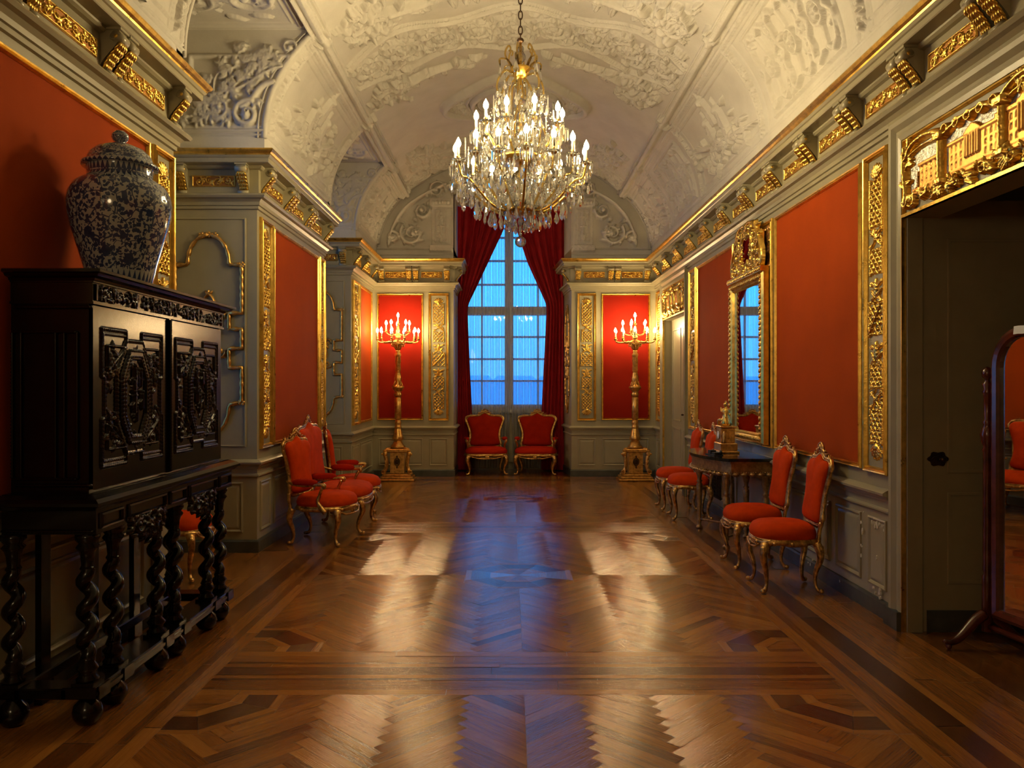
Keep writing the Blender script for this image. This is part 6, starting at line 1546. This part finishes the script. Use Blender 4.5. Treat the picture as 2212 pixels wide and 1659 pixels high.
def torchere():
    t = empty('torchere', (0, 0, 0), 0, 'tall gilt candelabrum stand with lit candle bulbs, left of the window', 'candelabrum', 'pair of candelabrum stands')
    b = MB()      # plinth
    b.box(-.29, .29, -.20, .20, 0, .035, bev=.01); b.box(-.26, .26, -.18, .18, .035, .075, bev=.01); b.box(-.235, .235, -.165, .165, .075, .11, bev=.012)
    b.box(-.115, .115, -.10, .10, .11, .50, bev=.01); b.box(-.17, .17, -.13, .13, .46, .52, bev=.012)
    b.lathe([(.10, .52), (.12, .54), (.11, .57), (.08, .60), (.07, .64)], (0, 0, 0), 20, flute=(8, .05)); b.build('plinth', 'oldgold', t)
    for sx in (-1, 1):
        b = MB()
        b.tube([(sx * .10, -.06, .53), (sx * .17, -.09, .51), (sx * .20, -.11, .45), (sx * .175, -.12, .36), (sx * .165, -.12, .26), (sx * .19, -.13, .18), (sx * .225, -.14, .13)], [.020, .032, .038, .034, .028, .032, .026], 10, mod=(2, .06))
        b.tube([(sx * (.215 + .030 * cos(.5 * i)), -.15, .145 + .030 * sin(.5 * i)) for i in range(13)], .012, 6)
        b.ell((sx * .195, -.135, .445), (.040, .034, .045), 10, 8); b.ell((sx * .235, -.15, .44), (.020, .02, .018), 8, 6); b.ell((sx * .20, -.14, .495), (.030, .026, .018), 8, 6)
        for k in range(4): leaf3(b, (sx * .19, -.155, .42 - .07 * k), (sx * .175, -.16, .33 - .07 * k), .020)
        b.build('scroll_support', 'oldgold', t)
    b = MB(); P = [(.045 * cos(a), .06 * sin(a)) for a in [2 * pi * k / 20 for k in range(20)]]
    b.tube([(x, -.116, .31 + z) for x, z in P], .007, 6, closed=True); b.pad([(x * .75, z * .75) for x, z in P], (0, -.112, .31), (1, 0, 0), (0, 0, 1), (0, -1, 0), .012)
    b.ell((0, -.118, .395), (.012, .01, .02), 6, 5); b.ell((0, -.118, .225), (.01, .01, .025), 6, 5); b.build('medallion', 'bronze', t)
    b = MB()
    b.lathe([(.070, .62), (.050, .64), (.085, .67), (.090, .69), (.075, .74), (.052, .84), (.046, .86), (.060, .875), (.046, .89), (.048, .93), (.056, .95), (.044, .97), (.040, 1.00)], (0, 0, 0), 20, flute=(8, .06))
    b.lathe([(.040, 1.0), (.052, 1.01), (.052, 1.36), (.040, 1.37)], (0, 0, 0), 24, flute=(10, .06))
    b.lathe([(.040, 1.37), (.052, 1.38), (.060, 1.42), (.044, 1.45), (.062, 1.48), (.092, 1.52), (.094, 1.54), (.070, 1.56), (.046, 1.58), (.050, 1.62), (.056, 1.68), (.040, 1.76), (.034, 1.79), (.048, 1.80)], (0, 0, 0), 20, flute=(10, .08))
    b.lathe([(.040, 1.80), (.046, 1.82), (.040, 2.02), (.042, 2.03), (.052, 2.055), (.050, 2.08), (.034, 2.10), (.040, 2.12), (.034, 2.14)], (0, 0, 0), 20, flute=(8, .05))
    for k in range(8):
        a = k * pi / 4; leaf3(b, (.05 * cos(a), .05 * sin(a), 1.64), (.085 * cos(a), .085 * sin(a), 1.53), .014); leaf3(b, (.04 * cos(a), .04 * sin(a), 2.15), (.075 * cos(a), .075 * sin(a), 2.23), .014); leaf3(b, (.036 * cos(a), .036 * sin(a), 2.06), (.05 * cos(a), .05 * sin(a), 1.94), .010)
    b.lathe([(.034, 2.14), (.046, 2.17), (.062, 2.23), (.085, 2.245)], (0, 0, 0), 20)
    for sx in (-1, 1):
        for sy in (-1, 1): b.tube([(sx * (.085 + .018 * cos(.5 * i)), sy * .05, 2.225 + .018 * sin(.5 * i)) for i in range(12)], .009, 6)
    b.box(-.105, .105, -.07, .07, 2.245, 2.27, bev=.006); b.build('column', 'oldgold', t)
    b = MB(); b.lathe([(.05, 2.27), (.045, 2.285), (.024, 2.30), (.040, 2.33), (.046, 2.37), (.030, 2.39), (.020, 2.43), (.030, 2.46), (.018, 2.50), (.014, 2.56)], (0, 0, 0), 16, flute=(6, .06)); b.build('candle_stem', 'oldgold', t)
    for k in range(10):
        a = 2 * pi * k / 10 + .15; c, s_ = cos(a), sin(a); r = .335
        b = MB(); b.tube([(.03 * c, .03 * s_, 2.31), (.10 * c, .10 * s_, 2.275), (.18 * c, .18 * s_, 2.27), (.26 * c, .26 * s_, 2.265), (.32 * c, .32 * s_, 2.28), (r * c, r * s_, 2.31)], [.011, .010, .013, .010, .009, .008], 7); b.ell((.18 * c, .18 * s_, 2.275), (.018, .018, .014), 7, 5)
        b.build('arm', 'oldgold', t); candle(t, r * c, r * s_, 2.345)
    for k in range(5):
        a = 2 * pi * k / 5 + .5; c, s_ = cos(a), sin(a); r = .20
        b = MB(); b.tube([(.02 * c, .02 * s_, 2.42), (.08 * c, .08 * s_, 2.385), (.15 * c, .15 * s_, 2.40), (r * c, r * s_, 2.44)], [.009, .009, .008, .007], 6); b.build('arm', 'oldgold', t); candle(t, r * c, r * s_, 2.475)
    candle(t, 0, 0, 2.60); return t
t = torchere(); t.location = (-1.85, 13.36, 0)
c = copy_tree(t); c.location = (2.06, 13.36, 0); c['label'] = 'tall gilt candelabrum stand with lit candle bulbs, right of the window'

# ================================================================== CHANDELIER
cx, cy = .085, 6.68
t = empty('crystal_chandelier', (cx, cy, 0), 0, 'large crystal chandelier with gilt arms and lit candle bulbs, hanging from ceiling', 'chandelier')
b = MB()
for k in range(18):
    z = 4.42 + .0625 * k
    for _ in (0,):
        P = [(.016 * cos(a), 0, z + .038 * sin(a)) if k % 2 else (0, .016 * cos(a), z + .038 * sin(a)) for a in [2 * pi * j / 12 for j in range(12)]]; b.tube(P, .005, 6, closed=True)
b.ell((0, 0, 4.40), (.03, .03, .022), 8, 6); b.build('chain', 'bronze', t)
b = MB(); b.lathe([(.012, 2.96), (.012, 3.25), (.03, 3.27), (.012, 3.29), (.012, 4.08), (.020, 4.10), (.012, 4.12), (.010, 4.40)], (0, 0, 0), 12)
b.lathe([(.03, 4.085), (.055, 4.10), (.070, 4.135), (.082, 4.155), (.086, 4.17), (.03, 4.175)], (0, 0, 0), 24)
b.lathe([(.02, 2.95), (.10, 2.965), (.13, 2.985), (.135, 3.0), (.10, 3.01), (.02, 3.02)], (0, 0, 0), 28)
b.lathe([(.02, 3.40), (.20, 3.405), (.21, 3.42), (.20, 3.43), (.02, 3.44)], (0, 0, 0), 28); b.build('stem', 'gold', t)
b = MB()
for z, r in ((3.86, .062), (3.68, .050), (4.26, .045), (4.33, .030), (3.18, .10), (3.56, .055)):
    b = MB(); b.ell((0, 0, z), (r, r, r * (1.5 if r == .10 else 1)), 12, 8, sm=False); b.build('glass_ball', 'crystal', t)
b = MB(); b.ell((0, 0, 2.74), .046, 14, 10, sm=False); b.ell((0, 0, 2.80), (.014, .014, .02), 8, 5); b.build('finial_ball', 'crystal', t)
rn = random.Random(8)
# pendant shapes
def drop(l, w):
    b = MB(); n = 6; P = [(w * .15, 0), (w * .5, -l * .25), (w, -l * .62), (w * .7, -l * .85), (.0005, -l)]
    b.lathe([(r, z) for r, z in P], (0, 0, 0), n, sm=False); b.v = [(x, y * .45, z) for x, y, z in b.v]; b.ell((0, 0, .008), .006, 6, 4); return b
def prism(l, w):
    b = MB(); b.lathe([(w * .3, 0), (w, -.008), (w * .8, -l + .01), (.0005, -l)], (0, 0, 0), 4, sm=False); b.ell((0, 0, .007), .005, 6, 4); return b
def mk_(b, nm): o = b.build(nm, 'crystal'); me = o.data; bpy.data.objects.remove(o); return me
DROP = mk_(drop(.105, .025), 'drop'); DROPS = mk_(drop(.07, .017), 'drop'); PRISM = mk_(prism(.085, .006), 'prism'); SPIRE = mk_(prism(-.16, .008), 'spire')
nd_ = [0, 0]; rest = MB()
def pend(me, x, y, z, kind):
    """the first hundred of a kind are parts of their own, the others join one part"""
    i = 0 if kind == 'crystal_drop' else 1
    if nd_[i] < 100:
        nd_[i] += 1; inst(kind, me, t, (x, y, z), rn.random() * 3)
    else:
        a = rn.random() * 3; c_, s_ = cos(a), sin(a); vs = [(x + v.co.x * c_ - v.co.y * s_, y + v.co.x * s_ + v.co.y * c_, z + v.co.z) for v in me.vertices]; rest.add(vs, [tuple(p.vertices) for p in me.polygons])
# big drops round the lower bowl come first, they show largest
for k in range(34): a = 2 * pi * k / 34; r = .49 + .025 * (k % 2); pend(DROP, r * cos(a), r * sin(a), 3.13 + .02 * (k % 3), 'crystal_drop')
for k in range(26): a = 2 * pi * k / 26 + .1; r = .37; pend(DROP, r * cos(a), r * sin(a), 3.03 + .015 * (k % 2), 'crystal_drop')
for k in range(22): a = 2 * pi * k / 22; r = .25; pend(DROP, r * cos(a), r * sin(a), 2.975 - .01 * (k % 2), 'crystal_drop')
for k in range(12): a = 2 * pi * k / 12; r = .13; pend(DROP, r * cos(a), r * sin(a), 2.94, 'crystal_drop')
for k in range(6): a = 2 * pi * k / 6 + .3; r = .175; pend(DROP, r * cos(a), r * sin(a), 4.17, 'crystal_drop')
for k in range(40): a = 2 * pi * k / 40; r = .56 + .02 * (k % 2); pend(DROPS, r * cos(a), r * sin(a), 3.20 + .03 * (k % 3), 'crystal_drop')
for k in range(16): a = 2 * pi * k / 16; pend(DROPS, .05 * cos(a) * (1 + k % 2), .05 * sin(a) * (1 + k % 2), 2.885, 'crystal_drop')
def pan(x, y, z, r=.045, n=11, big=1):
    for k in range(n): a = 2 * pi * k / n; pend(PRISM, x + r * cos(a), y + r * sin(a), z - .004, 'crystal_prism')
arms = []
NL, NU = 16, 10
pans = MB()
for k in range(NL):
    a = 2 * pi * k / NL + .07; c_, s_ = cos(a), sin(a); r = .535 + .02 * (k % 2); zc = 3.36 - .02 * (k % 2)
    b = MB(); P = [(.09, 3.00), (.17, 2.985), (.27, 3.03), (.37, 3.12), (.46, 3.21), (.52, 3.22), (.54, 3.27), (r, zc - .02)]
    b.tube([(p * c_, p * s_, z) for p, z in P], [.011, .011, .011, .010, .010, .009, .008, .008], 7); b.build('arm', 'amberglass' if k % 3 else 'gold', t)
    pans.lathe([(.012, -.01), (.050, .0), (.056, .008), (.050, .006), (.012, .002)], (r * c_, r * s_, zc), 12, 0, False); candle(t, r * c_, r * s_, zc + .02, BULB); pan(r * c_, r * s_, zc, .05, 12)
for k in range(NU):
    a = 2 * pi * k / NU; c_, s_ = cos(a), sin(a); r = .345 + .02 * (k % 2); zc = 3.66 - .02 * (k % 2)
    b = MB(); P = [(.08, 3.43), (.15, 3.42), (.24, 3.47), (.31, 3.56), (.35, 3.58), (r, zc - .02)]
    b.tube([(p * c_, p * s_, z) for p, z in P], [.010, .010, .010, .009, .008, .008], 7); b.build('arm', 'amberglass' if k % 3 else 'gold', t)
    pans.lathe([(.012, -.01), (.050, .0), (.056, .008), (.050, .006), (.012, .002)], (r * c_, r * s_, zc), 12, 0, False); candle(t, r * c_, r * s_, zc + .02, BULB); pan(r * c_, r * s_, zc, .05, 12)
pans.build('drip_pans', 'crystal', t)['kind'] = 'stuff'
for k in range(10):    # glass spires standing between the candles
    a = 2 * pi * k / 10; c_, s_ = cos(a), sin(a); inst('glass_spire', SPIRE, t, (.27 * c_, .27 * s_, 3.72), a)
for k in range(12):
    a = 2 * pi * k / 12 + .2; c_, s_ = cos(a), sin(a); inst('glass_spire', SPIRE, t, (.46 * c_, .46 * s_, 3.40), a)
for k in range(6):     # crown scrolls
    a = 2 * pi * k / 6 + .3; c_, s_ = cos(a), sin(a); b = MB()
    P = [(.05, 4.14), (.09, 4.19), (.13, 4.26), (.125, 4.31), (.10, 4.345), (.085, 4.32), (.10, 4.30)]; b.tube([(p * c_, p * s_, z) for p, z in P], [.010, .010, .008, .008, .008, .007, .006], 7)
    P = [(.06, 4.15), (.10, 4.22), (.15, 4.235), (.18, 4.22), (.175, 4.18)]; b.tube([(p * c_, p * s_, z) for p, z in P], .008, 6)
    P = [(.06, 4.12), (.13, 4.14), (.19, 4.06), (.20, 3.97), (.16, 3.95)]; b.tube([(p * c_, p * s_, z) for p, z in P], [.009, .010, .009, .008, .006], 7)
    P = [(.04, 4.08), (.09, 4.02), (.10, 3.90), (.13, 3.78), (.19, 3.72), (.22, 3.62), (.19, 3.44)]; b.tube([(p * c_, p * s_, z) for p, z in P], [.008, .009, .009, .009, .009, .009, .008], 7)
    b.build('crown_scroll', 'amberglass', t)
# strings of beads and fill crystals
for k in range(24):
    a0, a1 = 2 * pi * k / 24, 2 * pi * (k + 1) / 24
    for j in range(7):
        q = j / 6; a = a0 + (a1 - a0) * q; rest.ell((.50 * cos(a), .50 * sin(a), 3.16 - .05 * sin(pi * q)), .009, 6, 4, 0, False)
    for j in range(12):
        q = j / 11; rest.ell(((.50 - .36 * q) * cos(a0), (.50 - .36 * q) * sin(a0), 3.16 - .20 * q + .04 * sin(pi * q)), .0095, 6, 4, 0, False)
for k in range(12):
    a = 2 * pi * k / 12
    for j in range(14):
        q = j / 13; rest.ell(((.20 + .15 * q) * cos(a), (.20 + .15 * q) * sin(a), 3.95 - .34 * q - .05 * sin(pi * q)), .008, 6, 4, 0, False)
for k in range(6):
    a = 2 * pi * k / 6 + .3
    for j in range(5): rest.ell((.175 * cos(a), .175 * sin(a), 4.215 - .013 * j), .006, 6, 4, 0, False)
for k in range(420):
    a = rn.random() * 2 * pi; q = rn.random(); r = .12 + .42 * q; z = 3.04 + .18 * q + rn.uniform(-.02, .10)
    me = DROPS if k % 3 else PRISM; aa = rn.random() * 3; c_, s_ = cos(aa), sin(aa)
    rest.add([(r * cos(a) + v.co.x * c_ - v.co.y * s_, r * sin(a) + v.co.x * s_ + v.co.y * c_, z + v.co.z) for v in me.vertices], [tuple(p.vertices) for p in me.polygons])
for k in range(260):
    a = rn.random() * 2 * pi; z = rn.uniform(3.36, 3.62); r = .12 + .22 * rn.random()
    me = DROPS; rest.add([(r * cos(a) + v.co.x, r * sin(a) + v.co.y, z + v.co.z) for v in me.vertices], [tuple(p.vertices) for p in me.polygons])
for k in range(90):
    a = rn.random() * 2 * pi; z = rn.uniform(3.62, 4.05); r = .10 + .10 * rn.random() + (4.05 - z) * .15
    me = DROPS; rest.add([(r * cos(a) + v.co.x, r * sin(a) + v.co.y, z + v.co.z) for v in me.vertices], [tuple(p.vertices) for p in me.polygons])
o = rest.build('small_crystals', 'crystal', t); o['kind'] = 'stuff'

# ================================================================== WORLD, CAMERA, COLOUR
w = bpy.data.worlds.new('dusk_sky'); sc.world = w; w.use_nodes = True; nt_ = w.node_tree; nt_.nodes.clear()
wo = nd(nt_, 'ShaderNodeOutputWorld'); bg = nd(nt_, 'ShaderNodeBackground'); lk(nt_, bg.outputs[0], wo.inputs[0])
tc_ = nd(nt_, 'ShaderNodeTexCoord'); sx_ = nd(nt_, 'ShaderNodeSeparateXYZ'); lk(nt_, tc_.outputs['Generated'], sx_.inputs[0])
cr = nd(nt_, 'ShaderNodeValToRGB'); e = cr.color_ramp.elements; e[0].position = 0; e[0].color = (.05, .26, .62, 1); e[1].position = .5; e[1].color = (.02, .22, .80, 1)
q = e.new(.12); q.color = (.035, .34, .90, 1)
lk(nt_, sx_.outputs[2], cr.inputs[0]); lk(nt_, cr.outputs[0], bg.inputs[0]); bg.inputs[1].default_value = 3.5
ll = bpy.data.lights.new('added_fill_behind', 'POINT'); ll.energy = 75; ll.color = (1, .74, .40); ll.shadow_soft_size = .35  # unseen fill light, added so the near door leaf is not black
lo = bpy.data.objects.new('added_fill_behind', ll); COL.objects.link(lo); lo.location = (-1.7, -1.2, 2.7)
cam = bpy.data.cameras.new('camera'); co_ = bpy.data.objects.new('camera', cam); COL.objects.link(co_); sc.camera = co_
co_.location = (0, 0, 1.55); co_.rotation_euler = (pi / 2, 0, 0); cam.sensor_width = 36; cam.lens = 1750 / 2212 * 36; cam.shift_x = 4 / 2212; cam.shift_y = 4.5 / 2212; cam.clip_start = .05
vs_ = sc.view_settings; vs_.view_transform = 'Standard'; vs_.look = 'None'; vs_.gamma = 1; vs_.exposure = 0; vs_.use_curve_mapping = False
cy_ = sc.cycles; cy_.max_bounces = 6; cy_.diffuse_bounces = 3; cy_.glossy_bounces = 3; cy_.transmission_bounces = 3; cy_.transparent_max_bounces = 16; cy_.use_adaptive_sampling = True; cy_.adaptive_threshold = .07; cy_.adaptive_min_samples = 16
cy_.caustics_reflective = False; cy_.caustics_refractive = False; cy_.sample_clamp_indirect = 4; cy_.sample_clamp_direct = 0; cy_.use_denoising = True
